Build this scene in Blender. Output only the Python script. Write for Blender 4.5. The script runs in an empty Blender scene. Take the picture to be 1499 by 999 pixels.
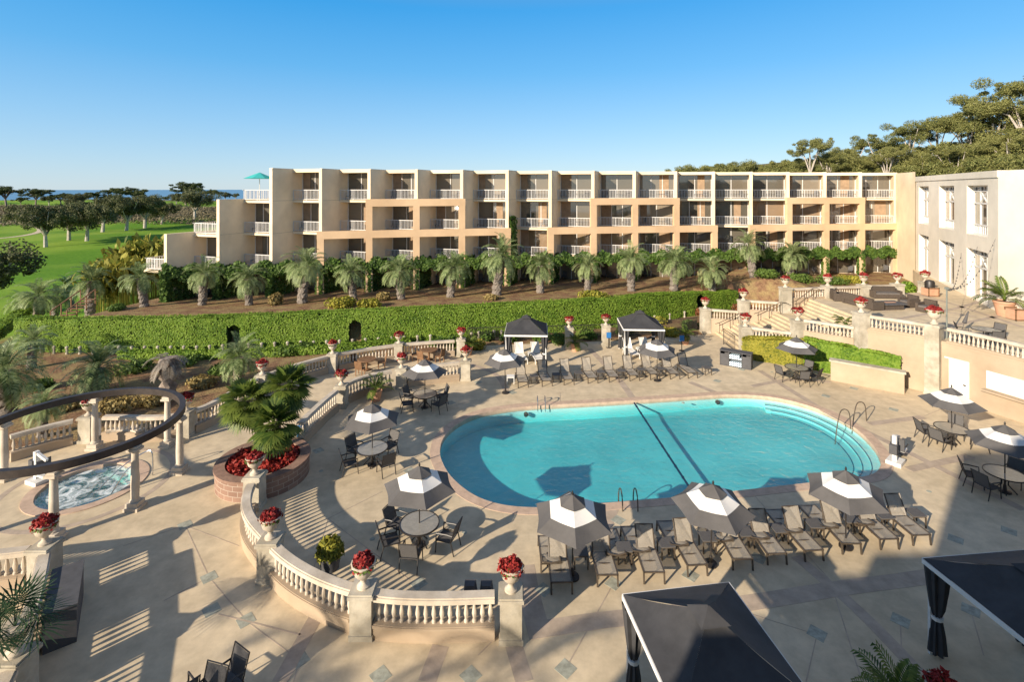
import bpy, math, random
import numpy as np
from mathutils import Vector
from mathutils.geometry import tessellate_polygon
R = math.radians
S = bpy.context.scene
C = S.collection
random.seed(7)
RNG = np.random.default_rng(11)
PI = math.pi

# ------------------------------------------------------------------ camera, light, exposure
H, F, CX, CY = 12.0, 750.0, 749.5, 277.0
def G(px, py, z=0.0):                       # where the ray of a photo point meets height z
    Y = F*(H-z)/(py-CY)
    return (px-CX)/F*Y, Y
def atY(px, Y): return (px-CX)/F*Y
cam = bpy.data.objects.new('camera', bpy.data.cameras.new('camera'))
C.objects.link(cam); S.camera = cam
cam.location = (0, 0, H); cam.rotation_euler = (R(90), 0, 0)
cam.data.lens = 36*F/1499; cam.data.sensor_width = 36
cam.data.shift_y = -(499.5-CY)/1499
cam.data.clip_start = .1; cam.data.clip_end = 120000
AZ, EL = R(46), R(20.3)                      # the light travels towards azimuth AZ (from +Y to +X)
W = bpy.data.worlds.new('World'); S.world = W; W.use_nodes = True
nt = W.node_tree
bg = nt.nodes['Background']
sky = nt.nodes.new('ShaderNodeTexSky'); sky.sky_type = 'NISHITA'; sky.sun_disc = False
sky.sun_elevation = EL; sky.sun_rotation = AZ+PI
sky.air_density = 1.0; sky.dust_density = .15; sky.ozone_density = 2.6; sky.altitude = 100
# the Nishita sky, toned towards a clear coastal afternoon sky (pale at the sea, azure higher, a neutral tone added overhead, unseen, to warm the fill light)
tc = nt.nodes.new('ShaderNodeTexCoord'); sx = nt.nodes.new('ShaderNodeSeparateXYZ'); nt.links.new(tc.outputs['Generated'], sx.inputs[0])
rp = nt.nodes.new('ShaderNodeValToRGB'); nt.links.new(sx.outputs['Z'], rp.inputs[0]); el = rp.color_ramp.elements
RAMP = [(0,(1.8,2.5,3.1)),(.05,(1.45,2.35,3.25)),(.12,(.95,2.1,3.35)),(.22,(.32,1.7,3.35)),(.33,(.0,1.35,3.25)),(.42,(.6,1.25,2.3)),(.58,(.72,.92,1.4)),(1,(.78,.95,1.4))]
for k, (p, c) in enumerate(RAMP):
    e = el[k] if k < 2 else el.new(p)
    e.position = p; e.color = (c[0]/4,c[1]/4,c[2]/4,1)
sc4 = nt.nodes.new('ShaderNodeMixRGB'); sc4.blend_type = 'MULTIPLY'; sc4.inputs[0].default_value = 1; sc4.inputs[2].default_value = (4,4,4,1)
nt.links.new(rp.outputs[0], sc4.inputs[1])
mxs = nt.nodes.new('ShaderNodeMixRGB'); mxs.inputs[0].default_value = .82
nt.links.new(sky.outputs[0], mxs.inputs[1]); nt.links.new(sc4.outputs[0], mxs.inputs[2])
nt.links.new(mxs.outputs[0], bg.inputs[0]); bg.inputs[1].default_value = .15
sl = bpy.data.lights.new('sun', 'SUN'); sl.energy = 5.0; sl.angle = R(.6); sl.color = (1, .86, .68)
so = bpy.data.objects.new('sun', sl); C.objects.link(so); so.location = (-30, -30, 60)
SUN = Vector((math.sin(AZ)*math.cos(EL), math.cos(AZ)*math.cos(EL), -math.sin(EL)))
so.rotation_euler = SUN.to_track_quat('-Z', 'Y').to_euler()
S.view_settings.view_transform = 'Standard'; S.view_settings.look = 'None'
S.view_settings.exposure = .74; S.view_settings.gamma = 1
S.cycles.max_bounces = 6; S.cycles.transparent_max_bounces = 12

# ------------------------------------------------------------------ helpers
class MB:
    def __init__(s): s.v = []; s.f = []
    def add(s, vs, fs):
        n = len(s.v); s.v += [tuple(p) for p in vs]; s.f += [tuple(i+n for i in f) for f in fs]; return s
    def box(s, x0, x1, y0, y1, z0, z1):
        return s.add([(x0,y0,z0),(x1,y0,z0),(x1,y1,z0),(x0,y1,z0),(x0,y0,z1),(x1,y0,z1),(x1,y1,z1),(x0,y1,z1)],
                     [(3,2,1,0),(4,5,6,7),(0,1,5,4),(1,2,6,5),(2,3,7,6),(3,0,4,7)])
    def quadbox(s, p4, z0, z1):             # four plan points, counter-clockwise
        v = [(p[0],p[1],z0) for p in p4]+[(p[0],p[1],z1) for p in p4]
        return s.add(v, [(3,2,1,0),(4,5,6,7),(0,1,5,4),(1,2,6,5),(2,3,7,6),(3,0,4,7)])
    def bar(s, p, q, w, h=None, up=(0,0,1)):
        h = h or w; p = Vector(p); q = Vector(q); d = (q-p).normalized(); u = Vector(up)
        if abs(d.dot(u)) > .98: u = Vector((0,1,0))
        a = d.cross(u).normalized()*(w/2); b = a.cross(d).normalized()*(h/2)
        v = [p-a-b,p+a-b,p+a+b,p-a+b,q-a-b,q+a-b,q+a+b,q-a+b]
        return s.add(v, [(0,1,2,3),(7,6,5,4),(4,5,1,0),(5,6,2,1),(6,7,3,2),(7,4,0,3)])
    def cone(s, p, q, r0, r1, n=8, caps=True):
        p = Vector(p); q = Vector(q); d = (q-p).normalized()
        u = Vector((0,0,1)) if abs(d.z) < .95 else Vector((1,0,0))
        a = d.cross(u).normalized(); b = d.cross(a)
        v = []
        for c, r in ((p,r0),(q,r1)):
            for i in range(n):
                t = 2*PI*i/n; v.append(c+a*(r*math.cos(t))+b*(r*math.sin(t)))
        f = [(i,(i+1)%n,n+(i+1)%n,n+i) for i in range(n)]
        if caps: f += [tuple(range(n))[::-1], tuple(range(n,2*n))]
        return s.add(v, f)
    def tube(s, pts, r, n=6, closed=False):
        pts = [Vector(p) for p in pts]; m = len(pts); v = []; f = []
        for i, p in enumerate(pts):
            d = ((pts[(i+1)%m] if closed or i < m-1 else p)-(pts[i-1] if closed or i > 0 else p)).normalized()
            u = Vector((0,0,1)) if abs(d.z) < .9 else Vector((1,.3,0))
            a = d.cross(u).normalized(); b = d.cross(a); rr = r[i] if isinstance(r, (list,tuple)) else r
            for k in range(n):
                t = 2*PI*k/n; v.append(p+a*(rr*math.cos(t))+b*(rr*math.sin(t)))
        for i in range(m if closed else m-1):
            j = (i+1)%m
            for k in range(n): f.append((i*n+k, i*n+(k+1)%n, j*n+(k+1)%n, j*n+k))
        if not closed: f += [tuple(range(n))[::-1], tuple(range((m-1)*n, m*n))]
        return s.add(v, f)
    def lathe(s, prof, n=12, o=(0,0,0)):
        v = []; f = []
        for r, z in prof:
            for i in range(n):
                t = 2*PI*i/n; v.append((o[0]+r*math.cos(t), o[1]+r*math.sin(t), o[2]+z))
        for j in range(len(prof)-1):
            for i in range(n): f.append((j*n+i, j*n+(i+1)%n, (j+1)*n+(i+1)%n, (j+1)*n+i))
        f += [tuple(range(n))[::-1], tuple(range((len(prof)-1)*n, len(prof)*n))]
        return s.add(v, f)
    def prism(s, poly, z0, z1, holes=()):
        loops = [poly]+list(holes); flat = [p for l in loops for p in l]; n = len(flat)
        tris = tessellate_polygon([[Vector((p[0],p[1],0)) for p in l] for l in loops])
        f = []
        for t in tris:
            a, b, c = (flat[i] for i in t)
            if (b[0]-a[0])*(c[1]-a[1])-(b[1]-a[1])*(c[0]-a[0]) < 0: t = t[::-1]
            f.append(tuple(t[k]+n for k in range(3))); f.append(tuple(t[::-1]))
        o = 0
        for l in loops:
            m = len(l)
            for i in range(m): f.append((o+i, o+(i+1)%m, o+(i+1)%m+n, o+i+n))
            o += m
        return s.add([(p[0],p[1],z0) for p in flat]+[(p[0],p[1],z1) for p in flat], f)
    def sweep(s, path, w, z0, z1, closed=False, off=0):   # wall of width w along a plan path; z0/z1 numbers or lists
        m = len(path); v = []; f = []
        P = [Vector((p[0],p[1])) for p in path]
        for i in range(m):
            a = P[i-1] if (closed or i > 0) else P[i]; b = P[(i+1)%m] if (closed or i < m-1) else P[i]
            d = (b-a).normalized(); nn = Vector((-d.y,d.x)); l = P[i]+nn*(off+w/2); r = P[i]+nn*(off-w/2)
            lo = z0[i] if isinstance(z0,(list,tuple)) else z0; hi = z1[i] if isinstance(z1,(list,tuple)) else z1
            v += [(l.x,l.y,lo),(r.x,r.y,lo),(r.x,r.y,hi),(l.x,l.y,hi)]
        for i in range(m if closed else m-1):
            j = (i+1)%m
            for k in range(4): f.append((i*4+k, i*4+(k+1)%4, j*4+(k+1)%4, j*4+k))
        if not closed: f += [(0,1,2,3),((m-1)*4+3,(m-1)*4+2,(m-1)*4+1,(m-1)*4)]
        return s.add(v, f)
    def mesh(s, name):
        me = bpy.data.meshes.new(name); me.from_pydata(s.v, [], s.f); me.update()
        return me
def fin(me, smooth=35):
    if smooth:
        me.polygons.foreach_set('use_smooth', [True]*len(me.polygons)); me.set_sharp_from_angle(angle=R(smooth))
    return me
def fixnormals(me):
    import bmesh
    b = bmesh.new(); b.from_mesh(me); bmesh.ops.recalc_face_normals(b, faces=b.faces); b.to_mesh(me); b.free()
def obj(name, g, m, parent=None, loc=None, rotz=0, world=False, smooth=35):
    if isinstance(g, MB):
        if world and parent is not None:
            L = parent.location; g.v = [(x-L.x, y-L.y, z-L.z) for x, y, z in g.v]
        me = g.mesh(name); fixnormals(me); fin(me, smooth)
    else: me = g
    if len(me.materials) == 0: me.materials.append(m)
    o = bpy.data.objects.new(name, me); C.objects.link(o)
    if parent is not None: o.parent = parent
    if loc: o.location = loc
    if rotz: o.rotation_euler = (0,0,rotz)
    return o
def tag(o, label=None, cat=None, group=None, kind=None):
    if label: o['label'] = label
    if cat: o['category'] = cat
    if group: o['group'] = group
    if kind: o['kind'] = kind
    return o
def thing(name, label, cat, loc=(0,0,0), rotz=0, group=None):
    o = bpy.data.objects.new(name, None); C.objects.link(o); o.empty_display_size = .3
    o.location = loc; o.rotation_euler = (0,0,rotz)
    return tag(o, label, cat, group)
def struct(name, g, m, label=None, smooth=35):
    o = obj(name, g, m, smooth=smooth); return tag(o, label, None, None, 'structure')
KIDS = {}
def copy_tree(o, parent=None):
    c = o.copy(); C.objects.link(c)
    if parent is not None: c.parent = parent
    for ch in [x for x in o.children]: copy_tree(ch, c)
    return c
class Proto:                                   # the first placing uses the built thing itself, later ones its copies
    def __init__(s, root): s.root = root; s.used = False
    def put(s, loc, rotz=0, label=None, group=None, scale=None, tilt=None):
        if s.used: o = copy_tree(s.root)
        else: o = s.root; s.used = True
        o.location = loc; o.rotation_euler = (tilt[0], tilt[1], rotz) if tilt else (0,0,rotz)
        o.scale = (scale,)*3 if scale else (1,1,1)
        if label: o['label'] = label
        if group: o['group'] = group
        return o

# leaves by the thousand as numpy quads
def rand_unit(n):
    v = RNG.normal(size=(n,3)); return v/np.linalg.norm(v, axis=1, keepdims=True)
def leafq(cent, size, asp=.5, nrm=None, jit=1.0):
    cent = np.asarray(cent, float); n = len(cent)
    nn = rand_unit(n)
    if nrm is not None:
        nn = np.asarray(nrm)+jit*nn; nn /= np.linalg.norm(nn, axis=1, keepdims=True)+1e-9
    t = np.cross(nn, rand_unit(n)); t /= np.linalg.norm(t, axis=1, keepdims=True)+1e-9
    b = np.cross(nn, t); s = (size*(.6+.8*RNG.random(n)))[:,None]
    return np.stack([cent-t*s, cent-b*s*asp, cent+t*s, cent+b*s*asp], 1).reshape(-1,3)
def qmesh(name, V, extra=None):                 # V: (4n,3) quads
    V = np.asarray(V, float); n = len(V)//4
    me = bpy.data.meshes.new(name)
    me.vertices.add(4*n); me.vertices.foreach_set('co', V.ravel().astype(np.float32))
    me.loops.add(4*n); me.loops.foreach_set('vertex_index', np.arange(4*n, dtype=np.int32))
    me.polygons.add(n); me.polygons.foreach_set('loop_start', np.arange(0,4*n,4, dtype=np.int32))
    me.update(calc_edges=True); me.validate()
    return me
def clump(c, r, n, shell=.55):                  # points and outward normals in an ellipsoid
    d = rand_unit(n); rr = (shell+(1-shell)*RNG.random(n))[:,None]
    r = np.asarray(r, float)
    return np.asarray(c)+d*rr*r, d

# ------------------------------------------------------------------ materials
def mat(name, col, rough=.75, var=.12, scale=4.0, col2=None, bump=0.0, bscale=None, metal=0.0, spec=.3, detail=4, big=None):
    m = bpy.data.materials.new(name); m.use_nodes = True; t = m.node_tree; N = t.nodes; L = t.links
    b = N['Principled BSDF']; b.inputs['Roughness'].default_value = rough; b.inputs['Metallic'].default_value = metal
    b.inputs['Specular IOR Level'].default_value = spec
    geo = N.new('ShaderNodeNewGeometry')
    nz = N.new('ShaderNodeTexNoise'); nz.inputs['Scale'].default_value = scale; nz.inputs['Detail'].default_value = detail
    nz.inputs['Roughness'].default_value = .65
    L.new(geo.outputs['Position'], nz.inputs['Vector'])
    rp = N.new('ShaderNodeValToRGB'); e = rp.color_ramp.elements
    c2 = col2 or tuple(min(1, c*(1+var)) for c in col); c1 = col if col2 else tuple(c*(1-var) for c in col)
    e[0].position = .35; e[0].color = (*c1,1); e[1].position = .65; e[1].color = (*c2,1)
    L.new(nz.outputs['Fac'], rp.inputs['Fac']); out = rp.outputs['Color']
    if big:                                     # wide soft blotches (wear and dirt; on the pool plaster, painted reflection patches)
        n2 = N.new('ShaderNodeTexNoise'); n2.inputs['Scale'].default_value = big[0]; n2.inputs['Detail'].default_value = 5
        L.new(geo.outputs['Position'], n2.inputs['Vector'])
        r2 = N.new('ShaderNodeValToRGB'); r2.color_ramp.elements[0].position = .38; r2.color_ramp.elements[1].position = .62
        r2.color_ramp.elements[0].color = (*big[1],1); r2.color_ramp.elements[1].color = (1,1,1,1)
        L.new(n2.outputs['Fac'], r2.inputs['Fac'])
        mx = N.new('ShaderNodeMixRGB'); mx.blend_type = 'MULTIPLY'; mx.inputs[0].default_value = 1
        L.new(out, mx.inputs[1]); L.new(r2.outputs['Color'], mx.inputs[2]); out = mx.outputs[0]
    L.new(out, b.inputs['Base Color'])
    if bump:
        bn = N.new('ShaderNodeTexNoise'); bn.inputs['Scale'].default_value = bscale or scale*6; bn.inputs['Detail'].default_value = 5
        L.new(geo.outputs['Position'], bn.inputs['Vector'])
        bp = N.new('ShaderNodeBump'); bp.inputs['Strength'].default_value = bump; bp.inputs['Distance'].default_value = .03
        L.new(bn.outputs['Fac'], bp.inputs['Height']); L.new(bp.outputs[0], b.inputs['Normal'])
    return m
def leafmat(name, cols, trans=.3, rough=.6):
    m = bpy.data.materials.new(name); m.use_nodes = True; t = m.node_tree; N = t.nodes; L = t.links
    b = N['Principled BSDF']; b.inputs['Roughness'].default_value = rough; b.inputs['Specular IOR Level'].default_value = .25
    geo = N.new('ShaderNodeNewGeometry'); oi = N.new('ShaderNodeObjectInfo')
    nz = N.new('ShaderNodeTexNoise'); nz.inputs['Scale'].default_value = .9; nz.inputs['Detail'].default_value = 3
    L.new(geo.outputs['Position'], nz.inputs['Vector'])
    a = N.new('ShaderNodeMath'); a.operation = 'MULTIPLY_ADD'; a.inputs[1].default_value = .55
    L.new(geo.outputs['Random Per Island'], a.inputs[0]); L.new(nz.outputs['Fac'], a.inputs[2])
    a2 = N.new('ShaderNodeMath'); a2.operation = 'MULTIPLY_ADD'; a2.inputs[1].default_value = .25
    L.new(oi.outputs['Random'], a2.inputs[0]); L.new(a.outputs[0], a2.inputs[2])
    rp = N.new('ShaderNodeValToRGB'); e = rp.color_ramp.elements
    e[0].position = .45; e[0].color = (*cols[0],1); e[1].position = 1.2/1.3; e[1].color = (*cols[-1],1)
    for k, c in enumerate(cols[1:-1]):
        q = e.new(.45+.47*(k+1)/(len(cols)-1)); q.color = (*c,1)
    L.new(a2.outputs[0], rp.inputs['Fac'])
    tr = N.new('ShaderNodeBsdfTranslucent'); mx = N.new('ShaderNodeMixShader'); mx.inputs[0].default_value = trans
    L.new(rp.outputs[0], b.inputs['Base Color']); L.new(rp.outputs[0], tr.inputs['Color'])
    L.new(b.outputs[0], mx.inputs[1]); L.new(tr.outputs[0], mx.inputs[2])
    L.new(mx.outputs[0], N['Material Output'].inputs['Surface'])
    return m
M = {}
M['deck'] = mat('deck_concrete', (.62,.51,.35), .8, scale=1.6, var=.13, bump=.12, bscale=40, big=(.23,(.86,.85,.83)))
M['band'] = mat('paving_band_concrete', (.43,.345,.265), .8, scale=2, var=.15, bump=.1, bscale=40)
M['inlay'] = mat('slate_inlay', (.34,.345,.28), .7, scale=5, var=.25)
M['coping'] = mat('coping_brick', (.52,.38,.28), .75, scale=3, var=.15, bump=.15, bscale=25)
M['stone'] = mat('cast_stone', (.58,.51,.415), .8, scale=3, var=.10, bump=.15, bscale=30, big=(.9,(.80,.78,.75)))
M['stoneg'] = mat('cast_stone_worn', (.47,.43,.35), .85, scale=3, var=.14, bump=.2, bscale=30, big=(1.1,(.72,.70,.66)))
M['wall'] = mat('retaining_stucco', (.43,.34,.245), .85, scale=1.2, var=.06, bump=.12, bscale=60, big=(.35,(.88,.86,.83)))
M['hotel'] = mat('hotel_stucco', (.82,.68,.48), .85, scale=.7, var=.05, bump=.1, bscale=40, big=(.30,(.86,.85,.835)))
M['joint'] = mat('stucco_joint', (.52,.43,.31), .9)
M['peach'] = mat('peach_stucco', (.66,.465,.285), .85, scale=.7, var=.06, bump=.1, bscale=40, big=(.2,(.88,.86,.84)))
M['hall'] = mat('hall_stucco', (.80,.735,.62), .85, scale=.7, var=.05, bump=.1, bscale=40, big=(.15,(.88,.88,.87)))
M['white'] = mat('white_paint', (.70,.69,.66), .5, var=.04)
M['rail'] = mat('white_rail_paint', (.64,.63,.61), .5, var=.05)
M['black'] = mat('black_metal', (.028,.024,.022), .45, var=.2, spec=.5)
M['bronze'] = mat('bronze_metal', (.075,.058,.042), .4, var=.2, spec=.5)
M['steel'] = mat('steel', (.62,.62,.62), .25, var=.05, metal=1.0)
M['sling'] = mat('taupe_sling', (.33,.295,.245), .8, scale=30, var=.12)
def meshy(m, f):                                # open weave: part of the light passes straight through
    t = m.node_tree; N = t.nodes; mx = N.new('ShaderNodeMixShader'); tr = N.new('ShaderNodeBsdfTransparent'); mx.inputs[0].default_value = f
    t.links.new(N['Principled BSDF'].outputs[0], mx.inputs[1]); t.links.new(tr.outputs[0], mx.inputs[2]); t.links.new(mx.outputs[0], N['Material Output'].inputs['Surface'])
meshy(M['sling'], .25)
M['slingd'] = mat('charcoal_sling', (.10,.096,.095), .8, scale=30, var=.15)
M['canopy'] = mat('charcoal_canvas', (.105,.100,.098), .85, scale=2, var=.10, bump=.08, bscale=10)
M['cabana'] = mat('black_canvas', (.050,.050,.053), .8, scale=2, var=.15, bump=.25, bscale=4)
M['cream'] = mat('white_canvas', (.74,.72,.68), .85, scale=2, var=.05)
M['table'] = mat('table_glass', (.30,.285,.25), .12, scale=6, var=.12, spec=.6)
M['brick'] = mat('planter_brick', (.27,.17,.125), .85, scale=4, var=.2, bump=.3, bscale=12)
M['soil'] = mat('soil', (.12,.08,.055), .95, scale=6, var=.3, bump=.5)
M['terra'] = mat('terracotta', (.50,.28,.18), .8, scale=4, var=.1)
M['trunk'] = mat('palm_trunk', (.115,.095,.08), .95, scale=9, col2=(.27,.235,.20), bump=1.0, bscale=9)
M['bark'] = mat('bark', (.16,.125,.10), .95, scale=3, col2=(.30,.25,.21), bump=.6, bscale=10)
M['barkpale'] = mat('pale_bark', (.34,.30,.25), .9, scale=2, col2=(.52,.47,.41), bump=.3, bscale=8)
M['ring'] = mat('dark_timber', (.040,.031,.027), .5, scale=3, var=.25, bump=.15, spec=.4)
M['wicker'] = mat('brown_wicker', (.085,.066,.052), .8, scale=25, var=.35, bump=.5, bscale=60)
M['cushion'] = mat('cushion', (.14,.125,.115), .9, scale=6, var=.1)
M['wood'] = mat('brown_wood', (.19,.105,.055), .7, scale=4, var=.25)
M['red'] = leafmat('red_flower', [(.07,.008,.010),(.20,.016,.018),(.33,.035,.03)], .2)
M['redd'] = leafmat('dark_red_leaf', [(.08,.012,.014),(.20,.022,.022),(.34,.04,.03)], .2)
M['redshrub'] = leafmat('dull_red_leaf', [(.07,.05,.02),(.14,.07,.03),(.25,.10,.045)], .25)
M['hedge'] = leafmat('hedge_leaf', [(.065,.14,.016),(.13,.235,.022),(.22,.33,.042)], .3)
M['shrub'] = leafmat('shrub_leaf', [(.035,.075,.014),(.07,.13,.025),(.13,.20,.04)], .3)
M['shruby'] = leafmat('yellow_shrub_leaf', [(.10,.13,.02),(.24,.24,.03),(.36,.33,.05)], .3)
M['ivy'] = leafmat('ivy_leaf', [(.02,.045,.010),(.045,.095,.018),(.10,.17,.03)], .25)
M['pindo'] = leafmat('pindo_frond', [(.06,.10,.03),(.135,.195,.07),(.28,.34,.15)], .25, .5)
M['fan'] = leafmat('fan_frond', [(.03,.062,.014),(.065,.115,.022),(.15,.20,.04)], .3, .45)
M['fand'] = leafmat('dark_fan_frond', [(.02,.05,.025),(.035,.075,.035),(.06,.10,.05)], .25, .45)
M['dead'] = leafmat('dry_frond', [(.13,.11,.09),(.20,.17,.14),(.27,.24,.20)], .15, .8)
M['euc'] = leafmat('gum_leaf', [(.065,.082,.024),(.135,.155,.046),(.25,.25,.085)], .25)
M['pine'] = leafmat('pine_leaf', [(.028,.045,.016),(.055,.078,.025),(.095,.115,.04)], .2)
M['oak'] = leafmat('oak_leaf', [(.05,.06,.025),(.085,.095,.04),(.13,.14,.06)], .2)
M['scrub'] = leafmat('scrub_leaf', [(.055,.06,.026),(.095,.09,.042),(.15,.125,.07)], .1)
M['straw'] = leafmat('dry_grass_leaf', [(.16,.11,.04),(.26,.19,.07),(.36,.28,.11)], .25)
M['banana'] = leafmat('paradise_leaf', [(.05,.09,.02),(.16,.19,.03),(.33,.31,.06)], .3)
M['cover'] = mat('grey_cover', (.085,.085,.09), .8, var=.12)
M['green_metal'] = mat('grey_green_metal', (.19,.21,.19), .6, var=.1)
M['blue'] = mat('blue_sign', (.03,.16,.42), .5, var=.05)
M['bluewhite'] = mat('towel', (.58,.70,.80), .95, var=.08, scale=10)
M['teal'] = mat('turquoise_canvas', (.05,.42,.40), .85, var=.08)
M['navy'] = mat('navy_rope', (.004,.02,.055), .6, var=.1)
M['basin'] = mat('pool_plaster', (.64,.78,.76), .8, scale=.5, var=.05, big=(.30,(.78,.84,.86)))  # mottling painted in for the water's reflections and uneven depth
M['basindark'] = mat('pool_tile', (.02,.12,.2), .4, var=.1)
def glassmat(name, cols, rough=.04):
    m = bpy.data.materials.new(name); m.use_nodes = True; t = m.node_tree; N = t.nodes; L = t.links
    b = N['Principled BSDF']; b.inputs['Roughness'].default_value = rough; b.inputs['IOR'].default_value = 2.1
    oi = N.new('ShaderNodeObjectInfo'); rp = N.new('ShaderNodeValToRGB'); rp.color_ramp.interpolation = 'CONSTANT'
    e = rp.color_ramp.elements; e[0].color = (*cols[0],1); e[1].position = 1/len(cols); e[1].color = (*cols[1],1)
    for k, c in enumerate(cols[2:]):
        q = e.new((k+2)/len(cols)); q.color = (*c,1)
    L.new(oi.outputs['Random'], rp.inputs[0]); L.new(rp.outputs[0], b.inputs['Base Color'])
    return m
M['glass'] = glassmat('window_glass', [(.09,.08,.062),(.14,.12,.092),(.22,.185,.14),(.11,.098,.078),(.24,.17,.11)])
M['curtain'] = mat('brown_curtain', (.30,.21,.135), .9, scale=2, var=.15)
def watermat(name, absorb, dens, bump=.12, foam=False):
    m = bpy.data.materials.new(name); m.use_nodes = True; t = m.node_tree; N = t.nodes; L = t.links
    N.remove(N['Principled BSDF']); out = N['Material Output']
    tr = N.new('ShaderNodeBsdfTransparent'); gl = N.new('ShaderNodeBsdfGlossy'); gl.inputs['Roughness'].default_value = .03
    fr = N.new('ShaderNodeFresnel'); fr.inputs['IOR'].default_value = 1.42
    geo = N.new('ShaderNodeNewGeometry')
    nz = N.new('ShaderNodeTexNoise'); nz.inputs['Scale'].default_value = 3.2; nz.inputs['Detail'].default_value = 7; nz.inputs['Distortion'].default_value = .4
    L.new(geo.outputs['Position'], nz.inputs['Vector'])
    bp = N.new('ShaderNodeBump'); bp.inputs['Strength'].default_value = bump; bp.inputs['Distance'].default_value = .2
    L.new(nz.outputs['Fac'], bp.inputs['Height'])
    for x in (gl, fr): L.new(bp.outputs[0], x.inputs['Normal'])
    bf = N.new('ShaderNodeMath'); bf.operation = 'SUBTRACT'; bf.inputs[0].default_value = 1; L.new(geo.outputs['Backfacing'], bf.inputs[1])
    ff = N.new('ShaderNodeMath'); ff.operation = 'MULTIPLY'; L.new(fr.outputs[0], ff.inputs[0]); L.new(bf.outputs[0], ff.inputs[1])
    mx = N.new('ShaderNodeMixShader'); L.new(ff.outputs[0], mx.inputs[0]); L.new(tr.outputs[0], mx.inputs[1]); L.new(gl.outputs[0], mx.inputs[2])
    surf = mx.outputs[0]
    if foam:
        df = N.new('ShaderNodeBsdfDiffuse'); df.inputs[0].default_value = (.78,.84,.85,1)
        n2 = N.new('ShaderNodeTexNoise'); n2.inputs['Scale'].default_value = 1.7; n2.inputs['Detail'].default_value = 8; n2.inputs['Distortion'].default_value = 1.6; n2.inputs['Roughness'].default_value = .7
        L.new(geo.outputs['Position'], n2.inputs['Vector'])
        rp = N.new('ShaderNodeValToRGB'); rp.color_ramp.elements[0].position = .40; rp.color_ramp.elements[1].position = .66
        L.new(n2.outputs['Fac'], rp.inputs[0])
        m2 = N.new('ShaderNodeMixShader'); L.new(rp.outputs[0], m2.inputs[0]); L.new(surf, m2.inputs[1]); L.new(df.outputs[0], m2.inputs[2]); surf = m2.outputs[0]
    L.new(surf, out.inputs['Surface'])
    va = N.new('ShaderNodeVolumeAbsorption'); va.inputs['Color'].default_value = (*absorb,1); va.inputs['Density'].default_value = dens
    L.new(va.outputs[0], out.inputs['Volume'])
    return m
M['water'] = watermat('pool_water', (.07,.815,.86), .66, .42)
M['spa'] = watermat('spa_water', (.12,.80,.78), .4, .6, foam=True)
M['sea'] = mat('sea_water', (.09,.20,.32), .3, var=.1, scale=.01, spec=.5)
def brickmat(name, c1, c2, mortar, w, h):
    m = mat(name, c1, .85); t = m.node_tree; N = t.nodes; L = t.links; b = N['Principled BSDF']
    tc = N.new('ShaderNodeUVMap'); br = N.new('ShaderNodeTexBrick')
    br.inputs['Color1'].default_value = (*c1,1); br.inputs['Color2'].default_value = (*c2,1); br.inputs['Mortar'].default_value = (*mortar,1)
    br.inputs['Scale'].default_value = 1; br.inputs['Brick Width'].default_value = w; br.inputs['Row Height'].default_value = h; br.inputs['Mortar Size'].default_value = .012
    L.new(tc.outputs[0], br.inputs['Vector']); L.new(br.outputs['Color'], b.inputs['Base Color'])
    return m
M['blocks'] = brickmat('planter_blocks', (.30,.19,.14), (.22,.135,.10), (.40,.33,.27), .42, .2)

# ------------------------------------------------------------------ ground
def sstep(a, b, x):
    t = np.clip((x-a)/(b-a), 0, 1); return t*t*(3-2*t)
HEDGE = [G(-60,500), G(20,512), G(85,516), G(300,515), G(500,506), G(700,495), G(900,479), G(1080,452)]
HEDGE = [(x, y+.0) for x, y in HEDGE]
hx = [p[0] for p in HEDGE]; hy = [p[1] for p in HEDGE]
W0px = [(-60,700),(0,680),(130,646),(273,638),(384,579),(487,545),(584,528),(675,521)]
W0 = [G(*p) for p in W0px]
DECK = [(-27,-6),(-27,20.2)]+[(x-.25,y+.3) for x, y in W0[1:]]+[(-3.2,37.6),(-2.6,39.2),(4,40.0),(9,40.6),(15.6,42.2),(17.2,42.9),(25.5,40),(29,34),(31,24),(31,-6)]
def inside(poly, X, Y):
    r = np.zeros(X.shape, bool); n = len(poly)
    for i in range(n):
        x1,y1 = poly[i]; x2,y2 = poly[(i+1)%n]
        c = ((y1 > Y) != (y2 > Y)) & (X < (x2-x1)*(Y-y1)/((y2-y1) if y2 != y1 else 1e-9)+x1)
        r ^= c
    return r
def pdist(poly, X, Y):
    d = np.full(X.shape, 1e9); n = len(poly)
    for i in range(n):
        x1,y1 = poly[i]; x2,y2 = poly[(i+1)%n]; dx,dy = x2-x1,y2-y1; L2 = dx*dx+dy*dy
        t = np.clip(((X-x1)*dx+(Y-y1)*dy)/L2, 0, 1); d = np.minimum(d, np.hypot(X-x1-t*dx, Y-y1-t*dy))
    return d
GOLF = -4.0
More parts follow.
